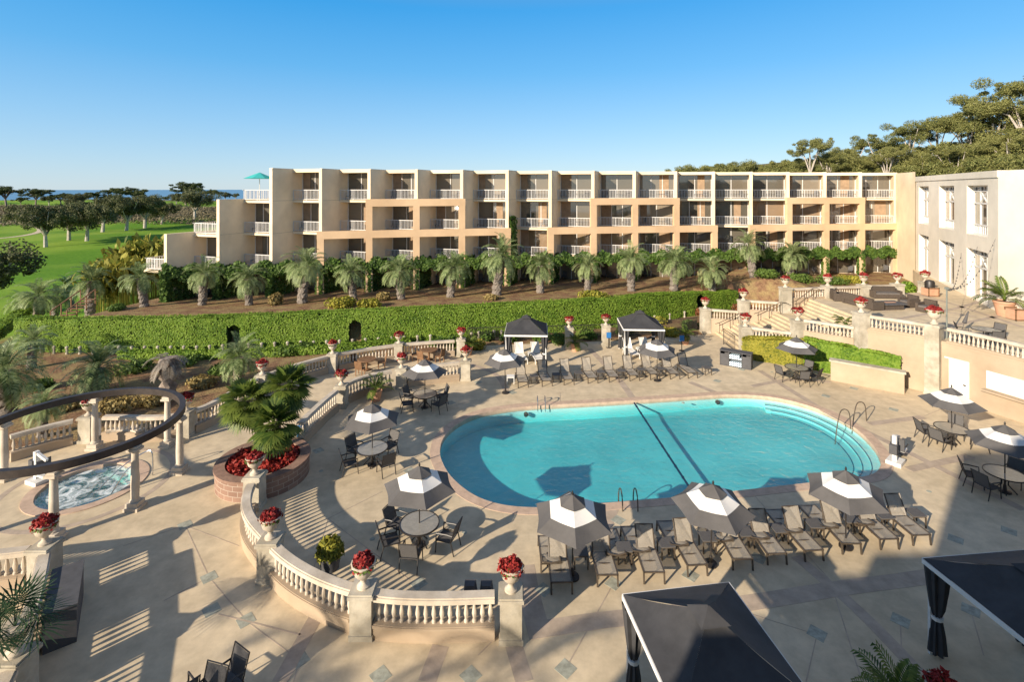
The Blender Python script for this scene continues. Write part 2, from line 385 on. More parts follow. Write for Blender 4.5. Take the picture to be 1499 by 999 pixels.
def height(X, Y):
    X = np.asarray(X, float); Y = np.asarray(Y, float)
    Yh = np.interp(X, hx, hy)
    bed = sstep(.5, 1.6, Y-Yh)*sstep(-36.5,-33, X)*(1-sstep(26,32,X))
    h = 2.15*bed - .35*bed*sstep(2, 12, Y-Yh)
    h = h+1.7*sstep(24,30,X)*sstep(44,47,Y)
    west = sstep(34, 62, -X)*sstep(20,45,Y)
    west = np.maximum(west, sstep(60, 100, Y)*(1-sstep(-40, 20, X)))
    h = h*(1-west)+GOLF*west
    h = h+west*(.5*np.sin(X*.045)*np.cos(Y*.038)+.25*np.sin(Y*.11+X*.03))
    hill = sstep(72, 150, Y)*sstep(0, 110, X)
    h = h+hill*16+sstep(150,320,Y)*sstep(40,220,X)*14
    far = sstep(230, 420, Y)*(1-sstep(0,100,X))
    h = h+far*(1.5+1.2*np.sin(X*.013+2)+.9*np.cos(Y*.02))
    h = h-110*sstep(640, 760, Y)-110*sstep(700,900,-X)*(Y < 1e9)*(1-sstep(640,760,Y))
    h = np.where(X > 400, h-0, h)
    return h
def hgt(x, y): return float(height(np.array([x]), np.array([y]))[0])
xs = np.concatenate([-np.geomspace(900,70,34), np.arange(-69,62,1.0), np.geomspace(62,900,34)])
ys = np.concatenate([np.linspace(-120,-10,12), np.arange(-9,75,.8), np.geomspace(75,800,70)])
XX, YY = np.meshgrid(xs, ys); ZZ = height(XX, YY)
ins = inside(DECK, XX, YY); dd = pdist(DECK, XX, YY)
ZZ = np.where(ins, ZZ-3.2*sstep(.5,2.2,dd)-.14, ZZ)
tr_in = (XX > 23) & (YY < 56) & (YY > 14) & (XX < 46)
nx, ny = len(xs), len(ys)
me = bpy.data.meshes.new('ground')
idx = np.arange(nx*ny).reshape(ny, nx)
q = np.stack([idx[:-1,:-1], idx[:-1,1:], idx[1:,1:], idx[1:,:-1]], -1).reshape(-1,4)
me.from_pydata(np.stack([XX,YY,ZZ],-1).reshape(-1,3).tolist(), [], q.tolist()); me.update()
ca = me.color_attributes.new('soil', 'FLOAT_COLOR', 'POINT')
# red channel: lawn or earth; green channel: dry scrub
lawn = (sstep(36,44,-XX)*sstep(40,52,YY))
lawn = np.maximum(lawn, sstep(66,80,YY)*(1-sstep(-30,0,XX)))
scrub = (sstep(235,290,YY+14*np.sin(XX*.05))-sstep(430,470,YY+20*np.sin(XX*.03)))*(1-sstep(-60,0,XX))+sstep(585,610,YY)
scrub = np.clip(np.maximum(scrub, sstep(80,110,YY)*sstep(-20,20,XX)), 0, 1)
col = np.stack([lawn, scrub, 0*lawn, 0*lawn+1], -1).reshape(-1,4).astype(np.float32)
ca.data.foreach_set('color', col.ravel())
def groundmat():
    m = bpy.data.materials.new('ground'); m.use_nodes = True; t = m.node_tree; N = t.nodes; L = t.links
    b = N['Principled BSDF']; b.inputs['Roughness'].default_value = .95; b.inputs['Specular IOR Level'].default_value = .1
    geo = N.new('ShaderNodeNewGeometry'); at = N.new('ShaderNodeVertexColor'); at.layer_name = 'soil'
    sp = N.new('ShaderNodeSeparateColor'); L.new(at.outputs[0], sp.inputs[0])
    def noise(sc, det=5):
        n = N.new('ShaderNodeTexNoise'); n.inputs['Scale'].default_value = sc; n.inputs['Detail'].default_value = det
        L.new(geo.outputs['Position'], n.inputs['Vector']); return n.outputs['Fac']
    def ramp(fac, a, bcol, p0=.35, p1=.65):
        r = N.new('ShaderNodeValToRGB'); r.color_ramp.elements[0].position = p0; r.color_ramp.elements[1].position = p1
        r.color_ramp.elements[0].color = (*a,1); r.color_ramp.elements[1].color = (*bcol,1); L.new(fac, r.inputs[0]); return r.outputs[0]
    def mix(f, a, c):
        x = N.new('ShaderNodeMixRGB'); L.new(f, x.inputs[0]); L.new(a, x.inputs[1]); L.new(c, x.inputs[2]); return x.outputs[0]
    earth = mix(ramp(noise(.9), (0,0,0), (1,1,1), .42, .58), ramp(noise(5), (.15,.085,.05), (.28,.17,.10)), ramp(noise(7), (.24,.17,.085), (.34,.25,.12)))
    grass = mix(ramp(noise(.035,3), (0,0,0), (1,1,1), .40, .60), ramp(noise(1.5), (.085,.20,.014), (.125,.255,.02)), ramp(noise(1.2), (.19,.31,.03), (.25,.36,.05)))
    sc = mix(noise(.06,4), ramp(noise(.4), (.05,.06,.022), (.11,.105,.045)), ramp(noise(.5), (.20,.145,.085), (.27,.20,.12)))
    c = mix(sp.outputs[0], earth, grass); c = mix(sp.outputs[1], c, sc)
    L.new(c, b.inputs['Base Color'])
    bp = N.new('ShaderNodeBump'); bp.inputs['Strength'].default_value = .6; bp.inputs['Distance'].default_value = .08
    L.new(noise(9), bp.inputs['Height']); L.new(bp.outputs[0], b.inputs['Normal'])
    return m
struct('ground', me, groundmat(), 'brown garden earth and green golf course land')
sea = MB().prism([(-60000,700),(60000,700),(60000,110000),(-60000,110000)], -95, -92)
sea.prism([(-60000,-2000),(-850,-2000),(-850,700),(-60000,700)], -95, -92)
struct('sea', sea, M['sea'], 'blue sea out to the horizon')

# pool outline
POOLPX = [(643,665),(650,642),(672,622),(705,608),(750,600),(795,596.5),(870,592.5),(960,587),(1020,583),(1065,580.5),(1110,582),(1150,588),
          (1190,599),(1225,614),(1255,632),(1276,652),(1288,670),(1290,686),(1278,699),(1240,706),(1190,711),(1120,719),(1000,732),(900,740.5),(830,746),(775,748),(730,743),(694,730),(666,709),(650,688)]
def smooth_loop(pts, k=6):
    n = len(pts); out = []
    for i in range(n):
        p0,p1,p2,p3 = (Vector(pts[(i+j-1)%n]) for j in range(4))
        for s in range(k):
            t = s/k; out.append(tuple(.5*((2*p1)+(p2-p0)*t+(2*p0-5*p1+4*p2-p3)*t*t+(3*p1-p0-3*p2+p3)*t**3)))
    return out
def smooth_path(pts, k=6):
    n = len(pts); out = []
    for i in range(n-1):
        p0 = Vector(pts[max(i-1,0)]); p1 = Vector(pts[i]); p2 = Vector(pts[i+1]); p3 = Vector(pts[min(i+2,n-1)])
        for s in range(k):
            t = s/k; out.append(tuple(.5*((2*p1)+(p2-p0)*t+(2*p0-5*p1+4*p2-p3)*t*t+(3*p1-p0-3*p2+p3)*t**3)))
    out.append(tuple(pts[-1])); return out
POOL = smooth_loop([G(x, y, -.1) for x, y in POOLPX], 5)
def area(p): return sum(p[i-1][0]*p[i][1]-p[i][0]*p[i-1][1] for i in range(len(p)))/2
if area(POOL) < 0: POOL = POOL[::-1]
def offset(loop, d):
    n = len(loop); out = []
    for i in range(n):
        a = Vector(loop[i-1]); b = Vector(loop[(i+1)%n]); t = (b-a).normalized(); out.append((loop[i][0]+t.y*d, loop[i][1]-t.x*d))
    return out
def circle(c, r, n=64): return [(c[0]+r*math.cos(2*PI*i/n), c[1]+r*math.sin(2*PI*i/n)) for i in range(n)]
SPA = (-17.15, 20.75); SPAR = 1.66
deckm = MB().prism(DECK, -.4, 0, [offset(POOL,.42)[::-1], circle(SPA, SPAR+.36)[::-1]])
struct('pool_deck', deckm, M['deck'], 'tan concrete pool deck', smooth=0)
def ringmesh(inner, outer, z0, z1):
    n = len(inner); v = []; f = []
    for l, z in ((inner,z0),(outer,z0),(outer,z1),(inner,z1)): v += [(p[0],p[1],z) for p in l]
    for k in range(4):
        for i in range(n): f.append((k*n+i, k*n+(i+1)%n, ((k+1)%4)*n+(i+1)%n, ((k+1)%4)*n+i))
    return MB().add(v, f)
struct('pool_coping', ringmesh(offset(POOL,-.03), offset(POOL,.418), -.22, .012), M['coping'], 'pinkish brown coping round the pool')
basin = MB(); n = len(POOL)
def pz(p): return -.9+.25*min(1,max(0,(p[0]-6)/9))
basin.prism(POOL, -1.4, -1.3); basin.v = [(x,y, pz((x,y)) if z > -1.35 else -1.5) for x,y,z in basin.v]
struct('pool_basin', basin, M['basin'], 'pale plaster floor of the swimming pool', smooth=0)
struct('pool_wall', ringmesh(POOL, offset(POOL,.2), -1.5, -.225), M['basin'], 'pale side wall of the swimming pool')
water = MB().prism(offset(POOL,-.004), -1.3, -.1); water.v = [(x,y, pz((x,y))+.004 if z < -1 else z) for x,y,z in water.v]
struct('pool_water', water, M['water'], 'turquoise water in the large oval swimming pool', smooth=0)
struct('spa_coping', ringmesh(circle(SPA,SPAR-.02), circle(SPA,SPAR+.358), -.2, .03), M['coping'], 'coping round the whirlpool')
struct('spa_basin', ringmesh(circle(SPA,SPAR), circle(SPA,SPAR+.2), -1.3, -.21).prism(circle(SPA,SPAR-.01), -1.25, -1.1), M['basin'], 'whirlpool basin')
struct('spa_water', MB().prism(circle(SPA,SPAR-.03), -1.09, -.1), M['spa'], 'foaming blue green water in the round whirlpool', smooth=0)
bands = MB()
def strip(pxs, w, z=.004):
    bands.sweep(smooth_path([G(*p) for p in pxs], 5), w, z-.05, z)
strip([(1345,985),(1255,893),(1165,815)], .38)
strip([(772,925),(880,909),(980,899),(1099,883),(1230,862),(1357,845),(1440,828)], .55, .006)
strip([(787,918),(775,870),(768,828)], .62, .0042)
strip([(1112,543),(1204,600),(1290,643),(1366,681),(1499,747)], .38)
strip([(1272,621),(1352,611)], .4, .006)
strip([(1330,688),(1420,668)], .4, .0062)
strip([(645,946),(625,999)], .45); strip([(752,946),(768,999)], .45)
strip([(863,511),(905,555),(926,583)], .4); strip([(1010,560),(1052,577)], .4)
strip([(1100,566),(1160,556),(1216,560)], .35, .006)
strip([(893,741),(880,775)], .7); strip([(470,890),(410,999)], .4, .006)
strip([(640,520),(720,545),(742,575)], .35); strip([(320,900),(440,930)], .05, .006)
struct('paving_bands', bands, M['band'], 'darker bands set in the deck paving', smooth=0)
spr = MB(); 
spr_ring = ringmesh(circle(SPA,2.75), circle(SPA,2.98), -.05, .004)
struct('spa_paving_band', spr_ring, M['band'], 'darker ring in the paving round the whirlpool', smooth=0)
jn = MB()
for pxs in ([(1099,720),(1215,850),(1262,999)], [(1318,912),(1322,999)], [(1100,900),(1196,930),(1180,999)], [(271,770),(306,846),(361,910),(438,967)],
            [(240,880),(306,846)], [(438,967),(430,999)], [(796,864),(700,960)], [(898,855),(828,980)], [(1421,894),(1440,960)], [(480,760),(600,850)], [(560,720),(480,760),(460,830)],
            [(1180,565),(1250,600)], [(1350,611),(1400,590)], [(700,585),(640,600)], [(820,575),(820,592)], [(350,800),(270,770),(180,800)]):
    jn.sweep([G(*p) for p in pxs], .03, -.05, .0045)
struct('paving_joints', jn, M['band'], 'thin joints in the deck paving', smooth=0)
inl = MB()
for p in [(1196,928),(1318,909),(1421,894),(1399,790),(1477,778),(360,909),(438,967),(613,855),(557,990),(689,990),(796,864),(898,855),(828,980),(1011,843),
          (271,769),(306,846),(310,894),(1110,818),(905,700+62),(1250,569),(1209,580),(1308,600),(1376,565),(1086,541),(466,660),(700,560),(750,575),(660,590),(600,690),(1050,600-42)]:
    x, y = G(*p); inl.prism([(x-.29,y),(x,y-.29),(x+.29,y),(x,y+.29)], -.05, .0055)
struct('paving_inlays', inl, M['inlay'], 'slate diamonds set in the deck paving', smooth=0)

# ------------------------------------------------------------------ hotel
ZG, Z1, Z2, Z3, ZR = 1.75, 4.68, 7.78, 10.9, 14.0
PXP = [170,240,317,394.5,467,538,607,673.5,740,803,865.5,926,986.5,1042,1097,1151,1205,1257,1308.5]     # pier fronts, three steps down first
qf = np.polyfit([394,740,1309], [48.6,54.2,61.6], 2)
PP = [Vector((atY(x, np.polyval(qf,x)), np.polyval(qf,x))) for x in PXP]
TH = R(20); U = Vector((math.cos(TH),-math.sin(TH))); V = Vector((math.sin(TH),math.cos(TH)))
hot = thing('hotel_building', 'long beige hotel wing with stepped balconies, white railings and peach coloured frames', 'hotel', (10,54,ZG))
part_b, slab_b, roof_b, body_b = MB(), MB(), MB(), MB()
balc = []                                        # balcony spots for chairs
def L2(p, a, c): q = p+U*a+V*c; return (q.x,q.y)
def lbox(mb, p, a0, a1, c0, c1, z0, z1): mb.quadbox([L2(p,a0,c0),L2(p,a1,c0),L2(p,a1,c1),L2(p,a0,c1)], z0, z1)
def lb3(p, a, c, z): q = p+U*a+V*c; return (q.x,q.y,z)
random.seed(3)
for i in range(0, len(PP)-1):
    p = PP[i]; q = PP[i+1]; dv = q-p; b = dv.dot(U); d = dv.dot(V)
    top = {0:Z1, 1:Z2, 2:Z3}.get(i, ZR)
    if i > 0:
        ptop = {1:Z2+.2, 2:Z3+.15}.get(i, ZR-.01)
        lbox(part_b, p, 0, .34, 0, d+3.9, ZG-1.5, ptop)
        if ptop > Z3+1: lbox(part_b, p, -.012, .3405, -.012, .05, ZR-.25, ZR-.004)
    g = d+1.35
    levels = [z for z in (ZG,Z1,Z2,Z3) if z < top-.1]
    for k, z in enumerate(levels):
        zt = (levels[k+1] if k+1 < len(levels) else top)-.22
        if z > ZG: lbox(slab_b, p, .34, b, d+.0, g+.5, z-.22, z)
        if i == 0: continue
        a0, a1 = .34, b
        w = MB(); lbox(w, p, a0, a1, g, g+.06, z+.02, zt)
        wo = obj('window', w, M['glass'], hot, world=True, smooth=0)
        fr = MB()
        nm = random.choice((2,2,3))
        for t in [0,1]+[j/nm for j in range(1,nm)]:
            am = a0+.04+(a1-a0-.08)*t; lbox(fr, p, am-.035, am+.035, g-.05, g-.004, z+.02, zt)
        lbox(fr, p, a0+.08, a1-.08, g-.047, g-.006, zt-.12, zt-.04)
        for zz in (zt-.08,):
            pass
        fo = obj('window_frame', fr, M['rail'], wo, smooth=0); fo.data.transform(__import__('mathutils').Matrix.Translation(-hot.location))
        if random.random() < .8 and z > ZG:
            cu = MB(); t0 = random.choice((a0+.12, (a0+a1)/2+.3)); lbox(cu, p, t0, t0+random.uniform(.7,1.2), g-.03, g-.008, z+.05, zt-.14)
            obj('curtain', cu, M['curtain'], hot, world=True, smooth=0)
        balc.append((p, b, d, z, i, k))
    rails = [z for z in levels if z > ZG]+([top] if i < 3 else [])
    for z in rails:
        if i < 3 and z == top: lbox(slab_b, p, .0 if i == 0 else .34, b, d, g+6, z-.22, z)
        rl = MB()
        for zz, hh in ((z+1.02,.06),(z+.12,.05)): rl.bar(lb3(p,.36,d+.08,zz), lb3(p,b-.03,d+.08,zz), .06, hh)
        nb = int((b-.4)/.17)
        for t in range(nb+1):
            a = .38+(b-.44)*t/nb; wd = .06 if t in (0, nb, nb//2) else .032
            rl.bar(lb3(p,a,d+.08,z+.02 if wd > .05 else z+.14), lb3(p,a,d+.08,z+1.0), wd)
        if i < 3 and z == top:
            rl.bar(lb3(p,.1,d+.08,z+1.02), lb3(p,.1,d+5,z+1.02), .06)
            for t in range(20): rl.bar(lb3(p,.1,d+.2+t*.24,z), lb3(p,.1,d+.2+t*.24,z+1.0), .035)
        obj('balcony_railing', rl, M['rail'], hot, world=True, smooth=0)
    if i > 2:
        lbox(roof_b, p, .34, b, d+.02, d+10.2, ZR-.34, ZR)
        lbox(roof_b, p, .0, .34, .1, d+10.2, ZR-.05, ZR+.02)
    if i > 0: lbox(body_b, p, .2, b+.1, g+.07, g+9, ZG-2, (top if i > 2 else top-.3)-.05)
pe = PP[-1]
lbox(part_b, pe, 0, .34, 0, 6, ZG-1, ZR)
jb = MB()
for i in range(2, len(PP)-1):
    d = (PP[i+1]-PP[i]).dot(V); top = {2:Z3}.get(i, ZR)
    for z in (Z1,Z2,Z3):
        if z < top-.5: lbox(jb, PP[i], .3402, .3445, .02, d+1.2, z-.03, z+.012)
obj('wall_joint', jb, M['joint'], hot, world=True, smooth=0)
obj('partition_wall', part_b, M['hotel'], hot, world=True, smooth=0)
obj('balcony_slab', slab_b, M['hotel'], hot, world=True, smooth=0)
obj('roof', roof_b, M['hotel'], hot, world=True, smooth=0)
obj('wall', body_b, M['hotel'], hot, world=True, smooth=0)
def frame(i0, i1, zlow, ztop):
    mb = MB()
    for i in range(i0, i1):
        a = PP[i+3]; c = PP[i+4]; t = (c-a).normalized(); nn = Vector((t.y,-t.x))
        e0 = a-t*(.18 if i == i0 else 0); e1 = c+t*(.5 if i == i1-1 else 0)
        f = lambda s, o: (s+nn*o)[:]
        mb.quadbox([f(e0,.42),f(e1,.42),f(e1,.006),f(e0,.006)], ztop-.62, ztop+.12)
    for i in range(i0, i1+1):
        a = PP[i+3]; t = (PP[min(i+4,len(PP)-1)]-PP[min(i+3,len(PP)-2)]).normalized(); nn = Vector((t.y,-t.x))
        f = lambda s, o: (s+nn*o)[:]
        e0 = a-t*.16; e1 = a+t*.48
        mb.quadbox([f(e0,.417),f(e1,.417),f(e1,.009),f(e0,.009)], zlow, ztop-.61)
    obj('peach_frame', mb, M['peach'], hot, world=True, smooth=0)['label'] = 'peach coloured frame across the balconies'
frame(2,4,Z2+.125,Z3); frame(7,9,Z2+.125,Z3); frame(12,14,Z2+.125,Z3)
frame(1,5,ZG-.5,Z2); frame(6,10,ZG-.5,Z2); frame(11,15,ZG-.5,Z2)

# balcony chairs
bc = thing('balcony_chair', 'dark chair on a hotel balcony behind white railings', 'chair', group='chairs on the hotel balconies')
obj('seat', MB().box(-.26,.26,-.25,.25,.36,.42), M['slingd'], bc); obj('backrest', MB().box(-.26,.26,.23,.28,.42,.95), M['slingd'], bc)
lg = MB()
for sx in (-1,1):
    obj('leg', MB().box(sx*.24-.02,sx*.24+.02,-.25,-.21,0,.36), M['black'], bc); obj('leg', MB().box(sx*.24-.02,sx*.24+.02,.23,.27,0,.36), M['black'], bc)
bcp = Proto(bc); random.seed(5)
for (p, b, d, z, i, k) in balc:
    for a in (.9, b-.7):
        if random.random() < .8:
            x, y, zz = lb3(p, a, d+.75, z+.001); bcp.put((x,y,zz), -TH+random.uniform(-.8,.8))

# turquoise umbrella on the roof terrace
def lathe_poly(r0, z0, r1, z1, n, mb, ph=0, sag=0):
    v = []
    for r, z in ((r0,z0),(r1,z1)):
        for i in range(n):
            t = 2*PI*i/n+ph; v.append((r*math.cos(t), r*math.sin(t), z))
    mb.add(v, [(i,(i+1)%n,n+(i+1)%n,n+i) for i in range(n)])
x, y = atY(380, 50.5), 50.5
tq = thing('terrace_umbrella', 'turquoise umbrella on the upper left hotel terrace', 'umbrella', (x,y,Z3))
mb = MB(); lathe_poly(.03,2.75,1.5,2.15,8,mb); obj('canopy', mb, M['teal'], tq, smooth=0)
obj('pole', MB().cone((0,0,0),(0,0,2.75),.03,.03,6), M['white'], tq)

# ------------------------------------------------------------------ conference hall
A = Vector((44.2,56.1)); T = Vector((35.6,38.4))-A; T.normalize(); Nn = Vector((T.y,-T.x))   # Nn points away from the terrace
if Nn.x < 0: Nn = -Nn
ZT = 3.2; ZH = 13.35
hall = thing('conference_hall', 'pale grey two storey hall with tall recessed windows beside the upper terrace', 'building', (40,47,ZT))
def hb(mb, l0, l1, c0, c1, z0, z1):
    f = lambda l, c: (A+T*l+Nn*c)[:]
    p4 = [f(l0,c0),f(l1,c0),f(l1,c1),f(l0,c1)]
    mb.quadbox(p4, z0, z1)
OP = [(1.2,4.8),(8.2,12.4),(15.5,19.8)]; LEN = 21.7; ROWS = [(3.25,7.2),(8.35,12.3)]
hw = MB(); l = -1.5
for a, b in OP+[(LEN,LEN)]:
    hb(hw, l, a, 0, 1.4, ZT-4, ZH-.5)
    if b > a:
        hb(hw, a, b, .003, 1.39, ZT-4, ROWS[0][0]); hb(hw, a, b, .003, 1.39, ROWS[0][1], ROWS[1][0]); hb(hw, a, b, .003, 1.39, ROWS[1][1], ZH-.505)
    l = b
obj('wall', hw, M['hall'], hall, world=True, smooth=0)
cp = MB(); hb(cp, -1.5, LEN+.06, -.08, 14, ZH-.5, ZH); obj('cornice', cp, M['hall'], hall, world=True, smooth=0)
A2 = A+T*LEN
bk = MB(); bk.quadbox([(A2+Nn*.002)[:], (A2.x-.15, A2.y-2.6), (A2.x+12, A2.y-2.6), (A2+Nn*12)[:]], ZT-4, ZH-.02)
hb(bk, -1.4, LEN-.1, 1.41, 13, ZT-4, ZH-.51)
obj('corner_wall', bk, M['hall'], hall, world=True, smooth=0)
def opening(l0, l1, z0, z1, door):
    w = MB(); hb(w, l0+.002, l1-.002, .50, .55, z0+.002, z1-.002); wo = obj('window', w, M['glass'], hall, world=True, smooth=0)
    m = MB(); zx = z1-(z1-z0)*.36
    def hp(l, z): p = A+T*l+Nn*.45; return (p.x,p.y,z)
    n = 3
    for j in range(n+1):
        ll = l0+.06+(l1-l0-.12)*j/n; m.bar(hp(ll,z0+.01), hp(ll,z1-.01), .14, .09, (Nn.x,Nn.y,0))
    for zz in (z0+.06, zx, z1-.06): m.bar(hp(l0+.01,zz), hp(l1-.01,zz), .1, .13)
    for j in range(7):
        ll = l0+(l1-l0)*(j+.5)/7; m.bar(hp(ll,z1-.45), hp(ll,z1-.05), .07, .05, (Nn.x,Nn.y,0))
    m.bar(hp(l0+.01,z1-.45), hp(l1-.01,z1-.45), .08, .08)
    lm0, lm1 = l0+(l1-l0)*.33, l0+(l1-l0)*.67
    m.bar(hp(lm0,zx), hp(lm1,z1-.45), .09, .09); m.bar(hp(lm1,zx), hp(lm0,z1-.45), .085, .085)
    if not door:
        m.bar(hp(l0+.01,z0+.8), hp(l1-.01,z0+.8), .1, .12)
        for j in range(10):
            ll = l0+(l1-l0)*(j+.5)/10; m.bar(hp(ll,z0+.05), hp(ll,z0+.8), .1, .07, (Nn.x,Nn.y,0))
    fo = obj('window_frame', m, M['white'], wo, smooth=0); fo.data.transform(__import__('mathutils').Matrix.Translation(-hall.location))
for a, b in OP:
    opening(a, b, *ROWS[0], True); opening(a, b, *ROWS[1], False)
# link wall between hotel and hall
lk = MB(); e = PP[-1]
lk.quadbox([(e.x+.35,e.y+.4),(A.x-.2,A.y-.2),(A.x+4,A.y+6),(e.x+2,e.y+7)], ZG-1, ZR-.1)
tag(obj('link_wall', lk, M['hotel'], smooth=0), 'plain beige wall block joining the hotel to the pale hall', 'wall')

# ------------------------------------------------------------------ terrace, stairs, retaining wall
RW = smooth_path([(22.2,32.75),(24.75,30.0),(26.3,26.3),(27.5,21.5),(28.2,15)], 6)
XS1 = 23.8
TERR = [(XS1,42.0),(XS1,34.2),(22.2,32.75)]+RW[1:]+[(46,15),(46,57.5),(43.8,56),(38.5,46.5),(34.9,43.6)]
terr = MB().prism(TERR, -.3, ZT)
struct('upper_terrace', terr, M['deck'], 'upper terrace floor of tan concrete', smooth=0)
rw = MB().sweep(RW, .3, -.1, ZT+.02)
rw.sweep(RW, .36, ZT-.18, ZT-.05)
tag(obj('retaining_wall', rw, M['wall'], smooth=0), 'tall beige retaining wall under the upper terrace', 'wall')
tb = MB()
for pxs in ([(1310,468),(1400,452),(1440,440)], [(1340,430),(1400,447),(1499,480)], [(1390,478),(1499,455)], [(1290,455),(1340,450),(1430,464)]):
    tb.sweep([G(x,y,ZT) for x, y in pxs], .35, ZT-.03, ZT+.004)
struct('terrace_bands', tb, M['band'], 'darker bands in the terrace paving', smooth=0)
def yf(x): return 36.9+(x-16.7)*(32.6-36.9)/(22.3-16.7) if x < 22.3 else 32.75+(x-22.3)*1.0
def yb(x): return 43.0+(x-16.1)*(-2.0)/5.7 if x < 21.8 else 41.0+(x-21.8)*.2
st = MB(); x = 16.9; z = 0; NR = 18; rise = ZT/NR; k = 0
STEPX = []
for fl in range(3):
    for s_ in range(6):
        z += rise; STEPX.append((x, z))
        st.quadbox([(x,yf(x)+.2+k*.0005),(XS1-.002,yf(XS1)+.2+k*.0005),(XS1-.002,yb(XS1)-.2-k*.0005),(x,yb(x)-.2-k*.0005)], z-rise, z-.002 if z > ZT-.01 else z)
        x += .3 if s_ < 5 else (1.2 if fl < 2 else .3); k += 1
def stairz(x):
    z = 0
    for sx, sz in STEPX:
        if x >= sx: z = sz
    return z
tag(obj('staircase', st, M['deck'], smooth=0), 'wide tan steps climbing from the pool deck to the upper terrace', 'stairs')

# ------------------------------------------------------------------ balustrades, piers, urns
BAL = MB().lathe([(.06,0),(.06,.055),(.038,.08),(.043,.12),(.066,.21),(.058,.30),(.034,.44),(.032,.50),(.05,.53),(.05,.58)], 8).mesh('baluster'); fixnormals(BAL); fin(BAL, 40); BAL.materials.append(M['stone'])
def balustrade(path, label, z=0.0, plinth=.42, space=.21, z1=None, low=None, mat_='stone'):
    m = len(path); Ls = [0]
    for i in range(1,m): Ls.append(Ls[-1]+math.hypot(path[i][0]-path[i-1][0], path[i][1]-path[i-1][1]))
    tot = Ls[-1]
    zz = [z+((z1 if z1 is not None else z)-z)*l/tot for l in Ls]
    t = thing('balustrade', label, 'balustrade', (path[0][0],path[0][1],z))
    pl = MB().sweep(path, .34, [q-(low or .02) for q in zz], [q+plinth for q in zz])
    pl.sweep(path, .40, [q+plinth-.10 for q in zz], [q+plinth-.02 for q in zz])
    obj('plinth', pl, M['wall'] if mat_ == 'stone' else M['stoneg'], t, world=True, smooth=30)
    zb = plinth+.0
    rl = MB().sweep(path, .34, [q+zb+.58 for q in zz], [q+zb+.70 for q in zz]); rl.sweep(path, .26, [q+zb+.70 for q in zz], [q+zb+.735 for q in zz])
    obj('top_rail', rl, M['stone'], t, world=True, smooth=30)
    nb = max(2, int(tot/space))
    if nb > 98: nb = 98
    for i in range(nb):
        s = tot*(i+.5)/nb; j = max(1, next(k for k in range(m) if Ls[k] >= s-1e-9)); f = (s-Ls[j-1])/(Ls[j]-Ls[j-1])
        o = bpy.data.objects.new('baluster', BAL); C.objects.link(o); o.parent = t
        o.location = (path[j-1][0]+(path[j][0]-path[j-1][0])*f-path[0][0], path[j-1][1]+(path[j][1]-path[j-1][1])*f-path[0][1], zz[j-1]+(zz[j]-zz[j-1])*f+zb-z)
    return t
def pier_mesh(h, w=.58):
    mb = MB().box(-w/2,w/2,-w/2,w/2,0,h-.12)
    mb.box(-w/2-.03,w/2+.03,-w/2-.03,w/2+.03,-.02,.14)
    mb.box(-w/2-.05,w/2+.05,-w/2-.05,w/2+.05,h-.12,h-.03); mb.box(-w/2-.02,w/2+.02,-w/2-.02,w/2+.02,h-.03,h+.015)
    return mb
def pier(x, y, z, h, label, rot=0, w=.58, m='stoneg'):
    o = obj('stone_pier', pier_mesh(h, w), M[m], loc=(x,y,z), rotz=rot, smooth=0); return tag(o, label, 'pier', 'stone piers along the balustrades')
def flower_dome(n, r, hgt_):
    d = rand_unit(n); d[:,2] = np.abs(d[:,2]); c = d*np.array([r,r,hgt_])*(.75+.3*RNG.random(n))[:,None]
    return c, d
urn = thing('flower_urn', 'urn', 'urn', group='stone urns with red flowers')
obj('pot', MB().lathe([(.17,0),(.17,.05),(.11,.09),(.075,.15),(.085,.21),(.15,.27),(.235,.36),(.275,.5),(.285,.58),(.325,.61),(.335,.66),(.30,.67),(.28,.62)], 14), M['stone'], urn)
c, d = flower_dome(520, .33, .22); c[:,2] += .60+.05*np.sin(c[:,0]*14)*np.cos(c[:,1]*17)
obj('flowers', qmesh('flowers', leafq(c, .05, .7, d, .9)), M['red'], urn)
c, d = flower_dome(90, .36, .16); c[:,2] += .56
obj('leaves', qmesh('leaves', leafq(c, .06, .5, d, .6)), M['shrub'], urn)
urnp = Proto(urn)
FLV = [next(ch for ch in urn.children if ch.name.startswith('flowers')).data]
for v_ in range(3):
    n_ = (380,560,460)[v_]; c, d = flower_dome(n_, (.30,.36,.33)[v_], (.28,.17,.24)[v_]); ph = v_*1.9
    c[:,2] += .60+.07*np.sin(c[:,0]*11+ph)*np.cos(c[:,1]*13+ph); k_ = RNG.random(n_) < .12; c[k_,2] -= .10; c[k_,:2] *= 1.06
    m__ = qmesh('flowers', leafq(c, .05, .7, d, .9)); m__.materials.append(M['red']); FLV.append(m__)
def place_urn(x, y, z, label, s=1.0):
    o = urnp.put((x,y,z), random.uniform(0,6), label, scale=s)
    for ch in o.children:
        if ch.name.startswith('flowers'): ch.data = random.choice(FLV)
    return o
PH = 1.22
